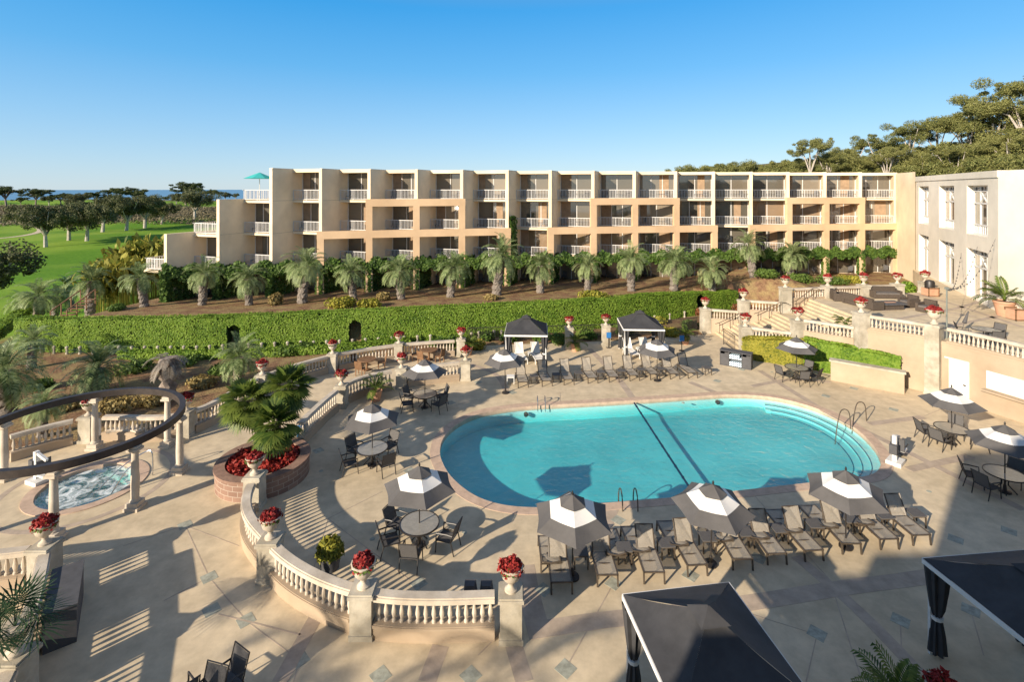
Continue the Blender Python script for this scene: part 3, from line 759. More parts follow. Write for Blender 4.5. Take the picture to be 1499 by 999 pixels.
# inner curved wall round the pool circle
W1px = [(748,932),(532,926),(396,846),(373,742),(500,596),(588,568),(682,556)]
W1 = [G(*p) for p in W1px]
W1n = ['at the near end of the curved wall', 'second along the curved wall', 'beside the striped shadow',
       'before the round brick planter', 'behind the middle umbrella on the left of the pool', 'behind the white umbrella left of the far loungers', 'at the far end of the curved wall']
for (x, y), nm in zip(W1, W1n):
    pier(x, y, 0, PH, 'worn stone pier '+nm); place_urn(x, y, PH+.015, 'stone urn of red flowers '+nm)
ctrl = smooth_path(W1, 12)
def seg(path, a, b, trim=.32):                    # part of the smoothed path between control points a and b
    pts = path[a*12:b*12+1]; out = []
    p0 = Vector(pts[0]); p1 = Vector(pts[-1])
    out = [p for p in pts if (Vector(p)-p0).length > trim and (Vector(p)-p1).length > trim]
    return out
balustrade(seg(ctrl,0,1), 'curved stone balustrade nearest the bottom edge between two flower urns')
balustrade(seg(ctrl,1,2), 'stone balustrade curving past the potted plant and the striped shadow')
balustrade(seg(ctrl,2,3), 'stone balustrade turning up towards the brick planter')
sg = seg(ctrl,3,4); sg = [p for p in sg if math.hypot(p[0]+10.35, p[1]-21.3) > 2.0 and p[1] > 21]
balustrade(sg, 'stone balustrade behind the fan palms, running back to the middle pier')
balustrade(seg(ctrl,4,5), 'stone balustrade behind the potted palm and middle umbrella')
balustrade(seg(ctrl,5,6), 'short stone balustrade ending beside the far left cabana')
# outer wall along the garden
W0n = [None, None, 'beside the white notice at the spa', 'at the right edge of the timber ring', 'behind the fan palms at the garden edge', 'third along the garden edge from the fan palms', 'between the two wooden table sets', 'at the far end of the garden wall']
ctrl0 = smooth_path(W0[1:], 12)
for k in range(2, 8):
    x, y = W0[k]; pier(x, y, 0, PH, 'worn stone pier '+W0n[k]); place_urn(x, y, PH+.015, 'stone urn of red flowers '+W0n[k])
nm0 = ['running out of the picture behind the whirlpool', 'behind the far columns of the timber ring', 'rising from the timber ring towards the fan palms', 'along the garden behind the fan palms', 'along the garden behind the near wooden table', 'along the garden behind the far wooden table']
for k in range(6): balustrade(seg(ctrl0, k, k+1), 'stone balustrade '+nm0[k])
# bottom left
BL = [G(66,797,PH), G(22,958,PH)]
pier(*BL[0], 0, PH, 'stone pier beside the towel cabinet at the left edge'); place_urn(*BL[0], PH+.015, 'stone urn of red flowers in front of the whirlpool')
pier(*BL[1], 0, PH, 'stone pier carrying the dark fan palm at the bottom left')
a = Vector(BL[0]); b = Vector(BL[1]); mid = (a+b)/2+Vector((.05,.04))
cb = smooth_path([a[:],mid[:],b[:]], 12)
balustrade(seg(cb,0,2), 'stone balustrade at the left edge behind the towel cabinet')
a2 = Vector((-17.6,14.9)); pa = smooth_path([a[:], ((a+a2)/2)[:], a2[:]], 12); balustrade(seg(pa,0,2), 'stone balustrade leaving the picture on the left below the whirlpool')
b2 = Vector((-9.6,8.2)); pb = smooth_path([b[:], ((b+b2)/2)[:], b2[:]], 12); balustrade(seg(pb,0,2), 'stone balustrade running off the bottom left corner')
# tall piers by the cabanas
for p, nm in (((833,511),'between the two far cabanas, left of the gap'), ((887,507),'left of the right far cabana')):
    x, y = G(*p); pier(x, y, 0, 1.62, 'tall stone pier '+nm); place_urn(x, y, 1.635, 'urn of red flowers '+nm)
# stair piers (back line, front line) and terrace back rail
def ground_pier(x, y, ztop, label, z0=-.05, w=.7):
    pier(x, y, z0, ztop-z0, label, w=w); 
SB = [(16.2,42.95),(18.95,41.95),(21.85,40.95)]
ztops = [2.0, 2.9, 4.15]
BN = ['at the foot of the stairs on the garden side','half way up the stairs on the garden side','at the top of the stairs on the garden side']
for (x, y), zt, nm in zip(SB, ztops, BN):
    ground_pier(x, y, zt, 'stone pier '+nm); place_urn(x, y, zt+.015, 'stone urn of red flowers '+nm, 1.1)
SF = [(16.75,36.75),(19.5,34.95),(22.25,32.65)]
zf = [2.15, 3.05, 4.15]; FN = ['at the foot of the stairs behind the towel station','half way up the stairs above the ivy','at the corner of the upper terrace above the ivy']
for (x, y), zt, nm in zip(SF, zf, FN):
    ground_pier(x, y, zt, 'stone pier '+nm); place_urn(x, y, zt+.015, 'stone urn of red flowers '+nm, 1.1)
def lerp(a, b, n=6): return [(a[0]+(b[0]-a[0])*i/n, a[1]+(b[1]-a[1])*i/n) for i in range(n+1)]
def shrink(a, b, d=.38):
    A_ = Vector(a); B_ = Vector(b); t = (B_-A_).normalized(); return (A_+t*d)[:], (B_-t*d)[:]
balustrade(lerp(*shrink(SB[0],SB[1])), 'stone balustrade up the lower stairs on the garden side', z=1.05, plinth=.2, low=1.1)
balustrade(lerp(*shrink(SB[1],SB[2])), 'stone balustrade up the upper stairs on the garden side', z=2.0, plinth=.2, low=2.05)
balustrade(lerp(*shrink(SF[0],SF[1])), 'stone balustrade over the yellow green ivy by the stairs', z=1.3, plinth=.15, low=1.35)
balustrade(lerp(*shrink(SF[1],SF[2])), 'stone balustrade over the green ivy beside the low stucco wall', z=2.3, plinth=.15, low=2.35)
BK = [SB[2],(25.6,41.55),(28.9,42.1),(32.0,42.55)]
KN = [None,'behind the wicker armchair','behind the corner of the wicker sofa','at the right end of the terrace back rail']
for k in (1,2,3):
    ground_pier(*BK[k], 4.15, 'stone pier '+KN[k], ZT-.02); place_urn(*BK[k], 4.165, 'stone urn of red flowers '+KN[k], 1.1)
    balustrade(lerp(*shrink(BK[k-1],BK[k])), 'stone balustrade at the back of the terrace '+('left of the armchair','behind the armchair','behind the wicker sofa')[k-1], z=ZT, plinth=.12, low=2.0)
ground_pier(35.0,43.4, 4.15, 'stone pier by the black lidded bin near the hall', ZT-.02); place_urn(35.0,43.4,4.165,'stone urn of red flowers by the black lidded bin near the hall', 1.1)
RP = [0,6,12,18]
RN = [None,'above the white service door','above the white serving hatch','at the far right']
pts = [Vector(RW[k]) for k in RP]
for k in (1,):
    x, y = pts[k]; pier(x-.12, y-.1, -.02, 4.12, 'full height stone pier on the retaining wall beside the white service door', rot=.55, w=.7); place_urn(x-.12, y-.1, 4.135, 'broad urn of red flowers above the white service door', 1.25)
def sub(path, i, j, trim=.42):
    p0 = Vector(path[i]); p1 = Vector(path[j]); return [path[i]] and [p for p in smooth_path(path[i:j+1], 3) if (Vector(p)-p0).length > trim and (Vector(p)-p1).length > trim]
balustrade(sub(RW,0,6), 'stone balustrade on the retaining wall left of the service door', z=ZT, plinth=.1)
balustrade(sub(RW,6,18), 'stone balustrade on the retaining wall over the serving hatch', z=ZT, plinth=.1)

# handrails of the stairs
def railing(pts, label, posts):
    mb = MB(); mb.tube(pts, .028, 6)
    t = thing('stair_handrail', label, 'handrail', pts[0])
    obj('rail', mb, M['bronze'], t, world=True)
    for p in posts: obj('post', MB().cone((p[0],p[1],p[2]),(p[0],p[1],p[3]),.024,.024,6), M['bronze'], t, world=True)
def hr(y_of, x0, x1, label):
    z0 = stairz(x0+.01); z1 = stairz(x1); pts = [(x0-.35,y_of(x0),z0+.78),(x0,y_of(x0),z0+.88),(x1,y_of(x1),z1+.92),(x1+.35,y_of(x1+.3),z1+.92),(x1+.6,y_of(x1+.5),z1+.8)]
    railing(pts, label, [(x0,y_of(x0),z0,z0+.88),((x0+x1)/2,(y_of(x0)+y_of(x1))/2,(z0+z1)/2,(z0+z1)/2+.9),(x1,y_of(x1),z1,z1+.92)])
F0 = [(17.0,18.5),(19.7,21.2),(22.4,23.9)]
for k, (a, b) in enumerate(F0):
    hr(lambda x: yb(x)-.75, a, b, 'bronze handrail on the garden side of the '+('lowest','middle','top')[k]+' flight of stairs')
    hr(lambda x: yf(x)+.75, a, b, 'bronze handrail on the ivy side of the '+('lowest','middle','top')[k]+' flight of stairs')

# ------------------------------------------------------------------ furniture prototypes
def umbrella_proto():
    t = thing('patio_umbrella', 'u', 'umbrella', group='charcoal and white patio umbrellas')
    rim, apex, r = 1.92, 2.62, 1.27; n = 6
    def zz(f): return apex+(rim-apex)*f
    def ring(f0, f1, mb, lift=0, scal=0, sub=6):
        v = []; f = []; rows = 4; cols = n*sub
        for j in range(rows+1):
            ff = f0+(f1-f0)*j/rows
            for i in range(cols):
                a = 2*PI*i/cols; k = i % sub; h = k/sub; loc = PI/n
                rad = math.cos(loc)/math.cos((h-.5)*2*loc)     # straight hem between ribs
                dip = math.sin(h*PI)
                rad *= 1-scal*.055*dip*ff
                v.append((r*ff*rad*math.cos(a), r*ff*rad*math.sin(a), zz(ff)+lift-.035*dip*ff))
        for j in range(rows):
            for i in range(cols): f.append((j*cols+i, j*cols+(i+1)%cols, (j+1)*cols+(i+1)%cols, (j+1)*cols+i))
        return mb.add(v, f)
    obj('canopy', ring(.62,1,MB(),0,1), M['canopy'], t, smooth=20)
    obj('canopy_band', ring(.30,.62,MB(),0,0), M['cream'], t, smooth=20)['label'] = 'white band of the canopy'
    obj('vent_cap', ring(.012,.34,MB(),.045,0), M['canopy'], t, smooth=20)
    ed = MB()
    for i in range(6):
        a = 2*PI*i/6; obj('rib', MB().bar((.05*math.cos(a),.05*math.sin(a),apex-.06),(r*math.cos(a)*.985,r*math.sin(a)*.985,rim-.02),.02), M['black'], t)
    obj('pole', MB().cone((0,0,.06),(0,0,apex+.03),.022,.022,8), M['black'], t)
    obj('finial', MB().lathe([(.03,0),(.035,.05),(.012,.12)],8,(0,0,apex+.05)), M['black'], t)
    obj('base', MB().lathe([(.21,0),(.21,.05),(.06,.08),(.05,.28),(.03,.3)],14), M['black'], t)
    return Proto(t)
UMB = umbrella_proto()
def table_proto():
    t = thing('dining_table', 't', 'table', group='round glass dining tables')
    obj('table_top', MB().lathe([(.64,.735),(.64,.75)],32), M['table'], t)
    obj('rim', ringmesh(circle((0,0),.64,32), circle((0,0),.675,32), .72, .762), M['black'], t)
    for i in range(4):
        a = PI/4+PI/2*i; ca, sa = math.cos(a), math.sin(a)
        obj('leg', MB().tube([(.12*ca,.12*sa,.715),(.10*ca,.10*sa,.3),(.36*ca,.36*sa,.02)], .025, 6), M['black'], t)
    return Proto(t)
TAB = table_proto()
def chair_proto(sl='slingd', fr='black', name='patio_chair'):
    t = thing(name, 'c', 'chair', group='sling patio chairs round the tables')
    W_ = .27
    v = [(-W_,.26,.42),(W_,.26,.42),(W_,-.05,.40),(-W_,-.05,.40),(W_,-.24,.43),(-W_,-.24,.43)]
    mb = MB().add(v, [(0,1,2,3),(3,2,4,5)]); obj('seat', mb, M[sl], t)
    b = MB().add([(-W_,-.24,.46),(W_,-.24,.46),(W_,-.40,.95),(-W_,-.40,.95)], [(0,1,2,3)]); bo = obj('backrest', b, M[sl], t)
    obj('back_frame', MB().tube([(-W_-.02,-.24,.42),(-W_-.02,-.41,.97),(W_+.02,-.41,.97),(W_+.02,-.24,.42)], .02, 6), M[fr], bo)
    obj('seat_frame', MB().tube([(-W_-.02,.27,.42),(W_+.02,.27,.42),(W_+.02,-.25,.42),(-W_-.02,-.25,.42)], .02, 6, True), M[fr], t)
    for s in (-1,1):
        x = s*(W_+.02)
        obj('leg', MB().tube([(x,.27,.42),(x,.30,0)], .02, 6), M[fr], t); obj('leg', MB().tube([(x,-.25,.42),(x,-.36,0)], .02, 6), M[fr], t)
        obj('armrest', MB().tube([(x,.28,.42),(x,.27,.64),(x,-.1,.66),(x,-.31,.64)], .024, 6), M[fr], t)
    return Proto(t)
CHR = chair_proto()
def lounger_proto(sl='sling', fr='bronze', name='sun_lounger', seat=1.0, back=.78, ang=58, rear=.38, w=.31, cat='sun lounger', group='sling sun loungers'):
    # foot at y=0 facing -Y, pivot at y=seat
    t = thing(name, 'l', cat, group=group); zr = .34; Lt = seat+rear
    f = MB()
    for s in (-1,1): f.bar((s*w,-.02,zr),(s*w,Lt,zr),.045,.06)
    f.bar((-w,0,zr-.0),(w,0,zr-.0),.04,.04)
    for y in (seat*.52, seat+.03, Lt-.02): f.bar((-w,y,zr-.01),(w,y,zr-.01),.03,.03)
    obj('frame', f, M[fr], t, smooth=0)
    sv = []; n = 6
    for i in range(n+1):
        y = seat*i/n; dip = -.035*math.sin(PI*i/n)
        sv += [(-w+.025,y,zr+.02),(0,y,zr+.02+dip-.01),(w-.025,y,zr+.02)]
    fs = [(3*i+j,3*i+j+1,3*i+j+4,3*i+j+3) for i in range(n) for j in (0,1)]
    obj('seat_sling', MB().add(sv, fs), M[sl], t)
    ca, sa = math.cos(R(ang)), math.sin(R(ang)); y1, z1 = seat+back*ca, zr+.04+back*sa
    bk_ = MB().add([(-w+.05,seat,zr+.05),(w-.05,seat,zr+.05),(w-.05,y1,z1),(0,y1+.03,z1-.03),(-w+.05,y1,z1)], [(0,1,2,3,4)])
    bo = obj('backrest', bk_, M[sl], t, smooth=0)
    obj('back_frame', MB().tube([(-w+.03,seat,zr+.04),(-w+.03,y1,z1+.01),(0,y1+.03,z1-.02),(w-.03,y1,z1+.01),(w-.03,seat,zr+.04)], .027, 6), M[fr], bo)
    obj('brace', MB().tube([(-w+.06,seat+back*ca*.6,zr+back*sa*.6),(-w+.06,min(Lt-.05,seat+back*ca*.6+.22),zr+.02),(w-.06,min(Lt-.05,seat+back*ca*.6+.22),zr+.02),(w-.06,seat+back*ca*.6,zr+back*sa*.6)], .014, 5), M[fr], t)
    for s in (-1,1):
        obj('leg', MB().bar((s*w,.02,zr),(s*w,-.03,0),.05,.04), M[fr], t, smooth=0)
        obj('leg', MB().bar((s*w,Lt-.2,zr),(s*w,Lt-.1,0),.05,.04), M[fr], t, smooth=0)
    return Proto(t)
LNG = lounger_proto(seat=1.2, back=.82, ang=60, rear=.42)
LNGN = lounger_proto(seat=.95, back=.68, ang=62, rear=.28)
LNGF = lounger_proto(seat=.92, back=.42, ang=9, rear=.36)
LNGW = lounger_proto('cream','white','white_lounger', seat=1.2, back=.8, ang=58, rear=.4, group='white loungers in the far cabanas')
LNGS = lounger_proto('slingd','steel','silver_lounger', seat=1.3, back=.8, ang=20, rear=.4, w=.36)
def side_proto(fr='bronze', top='slingd'):
    t = thing('side_table', 's', 'side table', group='small side tables between the loungers')
    obj('table_top', MB().box(-.24,.24,-.24,.24,.42,.45), M[top], t)
    obj('apron', MB().box(-.225,.225,-.225,.225,.385,.419), M[fr], t)
    for sx in (-1,1):
        for sy in (-1,1): obj('leg', MB().box(sx*.21-.02,sx*.21+.02,sy*.21-.02,sy*.21+.02,0,.385), M[fr], t)
    return Proto(t)
SID = side_proto()
SIDW = side_proto('white','cream')
ORD = ['first','second','third','fourth','fifth','sixth','seventh','eighth','ninth','tenth','eleventh','twelfth']

# dining sets: (umbrella tag, table pixel, chairs as angles)
SETS = [((614,766),'near left of the pool',[200,265,350,150]),
        ((545,656),'left of the pool',[150,215,320,60]),
        ((622,577),'at the far left pool corner',[150,205,330,35]),
        ((1166,538),'by the low stucco wall',[190,260,320,30]),
        ((1393,627),'by the white service door',[160,205,330,40]),
        ((1471,693),'at the right edge',[195,150,330,30])]
random.seed(21)
SIDE = ['nearest the camera','on the left side','on the right side','on the far side']
for (p, nm, angs) in SETS:
    x, y = G(p[0], p[1], .75)
    TAB.put((x,y,0), random.uniform(0,1), 'round glass topped dining table '+nm)
    UMB.put((x,y,.001), random.uniform(0,1)+R(10), 'charcoal and white umbrella over the round table '+nm)
    used = []
    for a in angs:
        ar = R(a); r = .98; dx, dy = math.cos(ar), math.sin(ar)
        ds = 'on the near left' if dx < 0 and dy < 0 else 'on the near right' if dx >= 0 and dy < 0 else 'on the far left' if dx < 0 else 'on the far right'
        if ds in used: ds += ' too'
        used.append(ds)
        CHR.put((x+r*dx,y+r*dy,0), ar+PI/2+random.uniform(-.25,.25), 'black sling chair '+ds+' of the table '+nm)
# free standing umbrellas
for p, nm in (((838,755),'over the left end of the near loungers'), ((1040,739),'over the middle of the near loungers'), ((1238,718),'over the right end of the near loungers'),
              ((740,528),'at the left end of the far lounger row'), ((962,513),'in front of the right far cabana')):
    x, y = G(p[0], p[1], 1.92)
    UMB.put((x,y,.001), {838:R(28),1040:R(40),1238:R(2)}.get(p[0], R(15)), 'charcoal and white umbrella '+nm, tilt=(R(3),R(-2)))
# far row
FR = [(766,568),(801,566),(833,564),(868,561.5),(899,560),(929,558),(959,556),(988,555.5),(1014,554)]
prev = None; random.seed(8)
for k, p in enumerate(FR):
    x, y = G(*p); rz = R(7)+random.uniform(-.04,.04)
    LNG.put((x,y,0), rz, ORD[k]+' taupe sling lounger from the left in the far row facing the pool')
    if prev and k != 1+7: SID.put(((x+prev[0])/2-.05,(y+prev[1])/2+.75,0), rz, 'small dark side table in the far row right of the '+ORD[k-1]+' lounger')
    prev = (x,y)
x, y = G(745,562); SIDW.put((x+.1,y+.1,0), 0, 'small white topped side table under the left far umbrella')
x, y = G(1040,553); SID.put((x,y+.6,0), .1, 'small dark side table at the right end of the far row')
# near rows
LR = [(822,868),(889,857),(957,853),(1020,842),(1086,833),(1136,825),(1190,820),(1245,810),(1300,803),(1347,797)]
random.seed(9); prev = None
for k, p in enumerate(LR):
    x, y = G(*p); rz = R(2)+random.uniform(-.05,.05)
    LNGN.put((x,y-.05,0), rz, ORD[k]+' lounger from the left in the near row, its foot towards the bottom edge')
    if prev: SID.put(((x+prev[0])/2,(y+prev[1])/2+.98,0), rz, 'small side table near the pool right of the '+ORD[k-1]+' near lounger')
    prev = (x,y)
SID.put((prev[0]+.62,prev[1]+1.0,0), 0, 'small side table at the right end of the near lounger row')
UR = [(801,789),(889,779),(922,775),(975,767),(1036,761),(1087,758),(1133,750),(1183,744),(1232,740)]
for k, p in enumerate(UR):
    x, y = G(p[0], p[1], .34)
    LNGF.put((x+.02,y+.12,0), PI+R(3)+random.uniform(-.03,.03), ORD[k]+' flat lounger from the left in the row with its foot to the water')

# cabanas
def cabana(c, w, dpt, rot, label, eave=2.3, apex=3.15, open_c=True, curt=(1,1,1,1), group='black canvas cabanas'):
    t = thing('cabana', label, 'cabana', (c[0],c[1],0), rot, group)
    a, b = w/2, dpt/2; cor = [(-a,-b),(a,-b),(a,b),(-a,b)]
    mb = MB(); n = 8; v = []; f = []
    for k in range(4):
        p, q = cor[k], cor[(k+1)%4]; base = len(v)
        for j in range(n+1):
            tt = j/n
            for i in range(n+1):
                s = i/n; ex = p[0]+(q[0]-p[0])*s; ey = p[1]+(q[1]-p[1])*s; r = 1-tt*.9
                sag = -.07*math.sin(PI*tt)*math.sin(PI*s)-.03*math.sin(PI*tt)
                v.append((ex*r,ey*r,eave+(apex-.05-eave)*tt+sag+.012*math.sin(9*s+4*tt+k)*math.sin(PI*tt)))
        for j in range(n):
            for i in range(n): f.append((base+j*(n+1)+i,base+j*(n+1)+i+1,base+(j+1)*(n+1)+i+1,base+(j+1)*(n+1)+i))
    obj('roof', mb.add(v, f), M['cabana'], t, smooth=25)
    vc = MB(); lathe_poly(.46,apex-.08,.02,apex+.13,4,vc,PI/4)
    obj('vent_cap', vc, M['cabana'], t, smooth=0)
    fa = MB()
    for k in range(4):
        p, q = cor[k], cor[(k+1)%4]; fa.bar((p[0]*1.008,p[1]*1.008,eave-.07),(q[0]*1.008,q[1]*1.008,eave-.06),.03,.11)
    obj('fascia', fa, M['cream'], t, smooth=0)
    for k, (x, y) in enumerate(cor):
        x *= .93; y *= .93
        obj('post', MB().box(x-.035,x+.035,y-.035,y+.035,0,eave-.05), M['white'], t)
        if curt[k]:
            cv = MB(); prof = []; nn = 22; rows = [(eave-.12,.30),(1.75,.24),(1.25,.17),(1.05,.10),(.95,.12),(.6,.18),(.12,.22)]
            ox, oy = x*.93, y*.93; vv = []; ff = []
            for zz, r in rows:
                for i in range(nn):
                    aa = 2*PI*i/nn; rr = r*(.78+.22*math.cos(aa*7)); vv.append((ox+rr*math.cos(aa), oy+rr*math.sin(aa), zz))
            for j in range(len(rows)-1):
                for i in range(nn): ff.append((j*nn+i,j*nn+(i+1)%nn,(j+1)*nn+(i+1)%nn,(j+1)*nn+i))
            co = obj('curtain', cv.add(vv, ff), M['cabana'], t, smooth=60)
            obj('tie', MB().lathe([(.135,.97),(.135,1.05)],10,(ox,oy,0)), M['cream'], co)
    return t
cabana((1.0+.0,35.6), 2.85, 3.1, R(-3), 'black canvas cabana at the far left behind the loungers, with white loungers inside')
cabana((9.25,37.0), 2.8, 3.1, R(-4), 'black canvas cabana at the far right by the stairs, with white loungers inside')
cabana((4.16,10.85), 2.68, 2.95, R(8), 'large black canvas cabana in shade at the bottom edge, nearest the viewpoint', 2.4, 3.05)
cabana((12.3,12.0), 2.95, 2.95, R(6), 'black canvas cabana at the right edge in shade with striped curtain', 2.4, 3.1)
for x, y, nm in ((.75,35.9,'left one in the left far cabana'),(1.9,36.0,'right one in the left far cabana'),(8.7,37.0,'left one in the right far cabana'),(9.9,37.1,'right one in the right far cabana')):
    LNGW.put((x,y-.9,0), R(10), 'white framed lounger, '+nm)
SIDW.put((1.35,36.2,0),0,'small white side table inside the left far cabana'); SIDW.put((9.3,37.3,0),0,'small white side table inside the right far cabana')
LNGS.put((12.35,11.35,0), R(-90-55), 'silver framed lounger at the bottom right corner')

# ------------------------------------------------------------------ timber ring with columns
ringc = (SPA[0]-.3, SPA[1]-.15); RR = 3.55
pt = thing('ring_pergola', 'dark timber ring beam carried on stone columns round the whirlpool', 'pergola', (ringc[0],ringc[1],0))
obj('ring_beam', ringmesh(circle((0,0),RR-.11,72), circle((0,0),RR+.11,72), 2.36, 2.63), M['ring'], pt)
for px, py in ((18,704),(137,662),(228,662),(261,692),(210,749),(78,792),(-70,800)):
    x, y = G(px,py); v = Vector((x-ringc[0],y-ringc[1])); v = v.normalized()*RR
    co = obj('column', MB().lathe([(.17,.28),(.17,.34),(.135,.38),(.145,.9),(.115,2.1),(.15,2.14),(.15,2.18)],14), M['stone'], pt, loc=(v.x,v.y,0))
    obj('column_base', MB().box(-.27,.27,-.27,.27,0,.12).box(-.22,.22,-.22,.22,.12,.28), M['stone'], co, smooth=0)
    obj('capital', MB().box(-.2,.2,-.2,.2,2.18,2.27).box(-.16,.16,-.16,.16,2.27,2.362), M['stone'], co, smooth=0)
# whirlpool fittings
def hoop(name, label, pts, m='steel', r=.024, cat='handrail'):
    return tag(obj(name, MB().tube(smooth_path(pts, 5), r, 7), M[m]), label, cat)
x, y = SPA
hoop('spa_handrail','long steel handrail slanting into the whirlpool',[(x+.3,y-.5,-.4),(x+1.1,y+.3,.55),(x+1.75,y+.75,.95),(x+2.05,y+.75,.9),(x+2.1,y+.7,0)])
hoop('spa_handrail','second steel handrail at the right of the whirlpool',[(x+1.2,y-.6,-.3),(x+1.75,y-.25,.75),(x+2.1,y-.15,.8),(x+2.2,y-.2,0)])
def pool_lift(x, y, rot, label, s=1.0):
    t = thing('pool_lift', label, 'pool lift', (x,y,0), rot)
    obj('base', MB().box(-.35,.35,-.28,.28,.0,.16), M['white'], t); obj('mast', MB().bar((-.1,0,.15),(-.12,0,1.25),.16), M['white'], t)
    obj('arm', MB().bar((-.12,0,1.2),(.55,0,1.0),.10).bar((-.12,0,.6),(.35,0,1.02),.07), M['white'], t, smooth=0)
    se = obj('seat', MB().box(.35,.8,-.25,.25,.42,.5), M['white'], t); obj('backrest', MB().box(.3,.36,-.25,.25,.45,1.0), M['cover'], se)
    obj('armrest', MB().bar((.36,.27,.68),(.78,.27,.68),.04), M['black'], t); obj('armrest', MB().bar((.36,-.27,.68),(.78,-.27,.68),.04), M['black'], t)
    obj('footrest', MB().box(.8,1.05,-.18,.18,.1,.14), M['black'], t); obj('battery_box', MB().box(-.4,-.16,-.14,.14,.5,.9), M['cover'], t)
x, y = G(1310,684); pool_lift(x+.25, y+.3, R(40), 'white pool lift with folded seat at the right end of the pool')
x, y = G(60,735); pool_lift(x-1.3, y+1.3, R(-20), 'white pool lift beside the whirlpool under the timber ring')

# pool fittings
x, y = G(1238,628)
for k, (px, py) in enumerate(((1228,634),(1252,622))):
    a, b = G(px,py); hoop('pool_handrail', ('left','right')[k]+' bronze hoop rail at the steps on the right end of the pool', [(a-.35,b-.25,-.45),(a,b+.1,.4),(a+.35,b+.35,.95),(a+.75,b+.4,.85),(a+.85,b+.4,0)], 'bronze')
for k, px in enumerate((787,798)):
    a, b = G(px,594); hoop('ladder_rail', ('left','right')[k]+' steel ladder rail at the far pool edge', [(a,b-.2,-.25),(a,b-.18,.2),(a,b+.02,.42),(a,b+.35,.38),(a,b+.5,.0)])
for k, px in enumerate((909,931)):
    a, b = G(px,742); hoop('ladder_rail', ('left','right')[k]+' dark ladder rail at the near pool edge', [(a,b+.45,-.6),(a,b+.4,.3),(a,b+.1,.62),(a,b-.2,.5),(a,b-.3,0)], 'bronze')
a, b = G(928,590,-.1); c2, d2 = G(1019,730,-.1)
rope = thing('lane_rope', 'dark blue float rope stretched across the pool', 'rope', (a,b-.1,-.08))
pts = [(a+(c2-a)*t/20, b-.1+(d2-b+.2)*t/20, -.075-.012*math.sin(PI*t/20)) for t in range(21)]
obj('rope', MB().tube(pts, .05, 6), M['navy'], rope, world=True)
for t in range(1,20,2):
    p = pts[t]; obj('float', MB().lathe([(.02,-.05),(.055,-.04),(.055,.04),(.02,.05)],8,p), M['navy'], rope, world=True)
# underwater steps at the shallow end
stp = MB(); ste = MB()
for k, d_ in enumerate((.34,.68,1.02)):
    arc = [p for p in offset(POOL,-d_+.17) if p[0] > 14.4 and p[1] > 20.9]
    arc2 = [p for p in offset(POOL,-d_) if p[0] > 14.4 and p[1] > 20.9]
    zt = -.36-.14*k
    stp.sweep(arc, .335, -1.0, zt); ste.sweep(arc2, .045, zt-.02, zt+.006)
struct('pool_steps', stp, M['basin'], 'pale steps under water at the right end of the pool', smooth=0)
struct('pool_step_edges', ste, M['basindark'], 'dark tiled step edges under water at the right end of the pool', smooth=0)
for k, (px, py) in enumerate(((770,607),(1051,589))):
    a_, b_ = G(px,py,-.3); tag(obj('pool_light', MB().cone((a_,b_-.02,-.33),(a_,b_+.12,-.33),.12,.12,12), M['black']), ('left','right')[k]+' dark round pool light under water at the far pool wall', 'pool light')
for k, (px, py) in enumerate(((680,780),(545,790),(1130,545),(1000,590),(1360,720),(470,690))):
    a_, b_ = G(px,py); tag(obj('deck_drain', MB().lathe([(.09,-.01),(.09,.006)],14,(a_,b_,0)), M['inlay']), ['small round drain near the near left table','small round drain inside the stripes of shadow','small round drain beside the ivy table','small round drain behind the far pool edge','small round drain right of the pool','small round drain by the planter'][k], 'drain')
# towel stations
def towel_station(x, y, rot, label, towels=True):
    t = thing('towel_station', label, 'towel cabinet', (x,y,0), rot)
    w, d, h = .98, .34, .98
    mb = MB().box(-w,w,d-.03,d,0,h).box(-w,w,-d,d-.03,0,.06).box(-w-.02,w+.02,-d-.02,d+.02,h,h+.05)
    for xx in (-w,-.42,.40,w-.04): mb.box(xx,xx+.04,-d,d-.03,.06,h)
    mb.box(-.38,.40,-d+.02,d-.03,.49,.53); obj('cabinet', mb, M['cover'], t, smooth=0)
    for a, b in ((-w+.045,-.425),(.445,w-.045)): obj('door', MB().box(a,b,-d+.005,-d+.03,.07,.8), M['cover'], t, smooth=0)
    for row in range(2):
        for c in range(6):
            for lay in range(2):
                if row == 1 and c > 4 and lay == 1: continue
                z = .13+.47*row+.15*lay; xx = -.31+.128*c
                if row == 1 and lay == 1 and z > .9: continue
                obj('towel', MB().cone((xx,-d-.01,z),(xx,d-.06,z),.064,.064,10), M['bluewhite'], t)
a = Vector(G(1056,534)); b = Vector(G(1106,543)); m_ = (a+b)/2
towel_station(m_.x, m_.y+.3, math.atan2(b.y-a.y,b.x-a.x), 'grey towel cabinet with rolled pale blue towels by the ivy')
m_ = (Vector(BL[0])+Vector(BL[1]))/2+Vector((.72,.45))
towel_station(m_.x-.25, m_.y+.0, math.atan2(BL[1][1]-BL[0][1], BL[1][0]-BL[0][0])+PI+PI, 'dark towel cabinet seen from above beside the left balustrade')

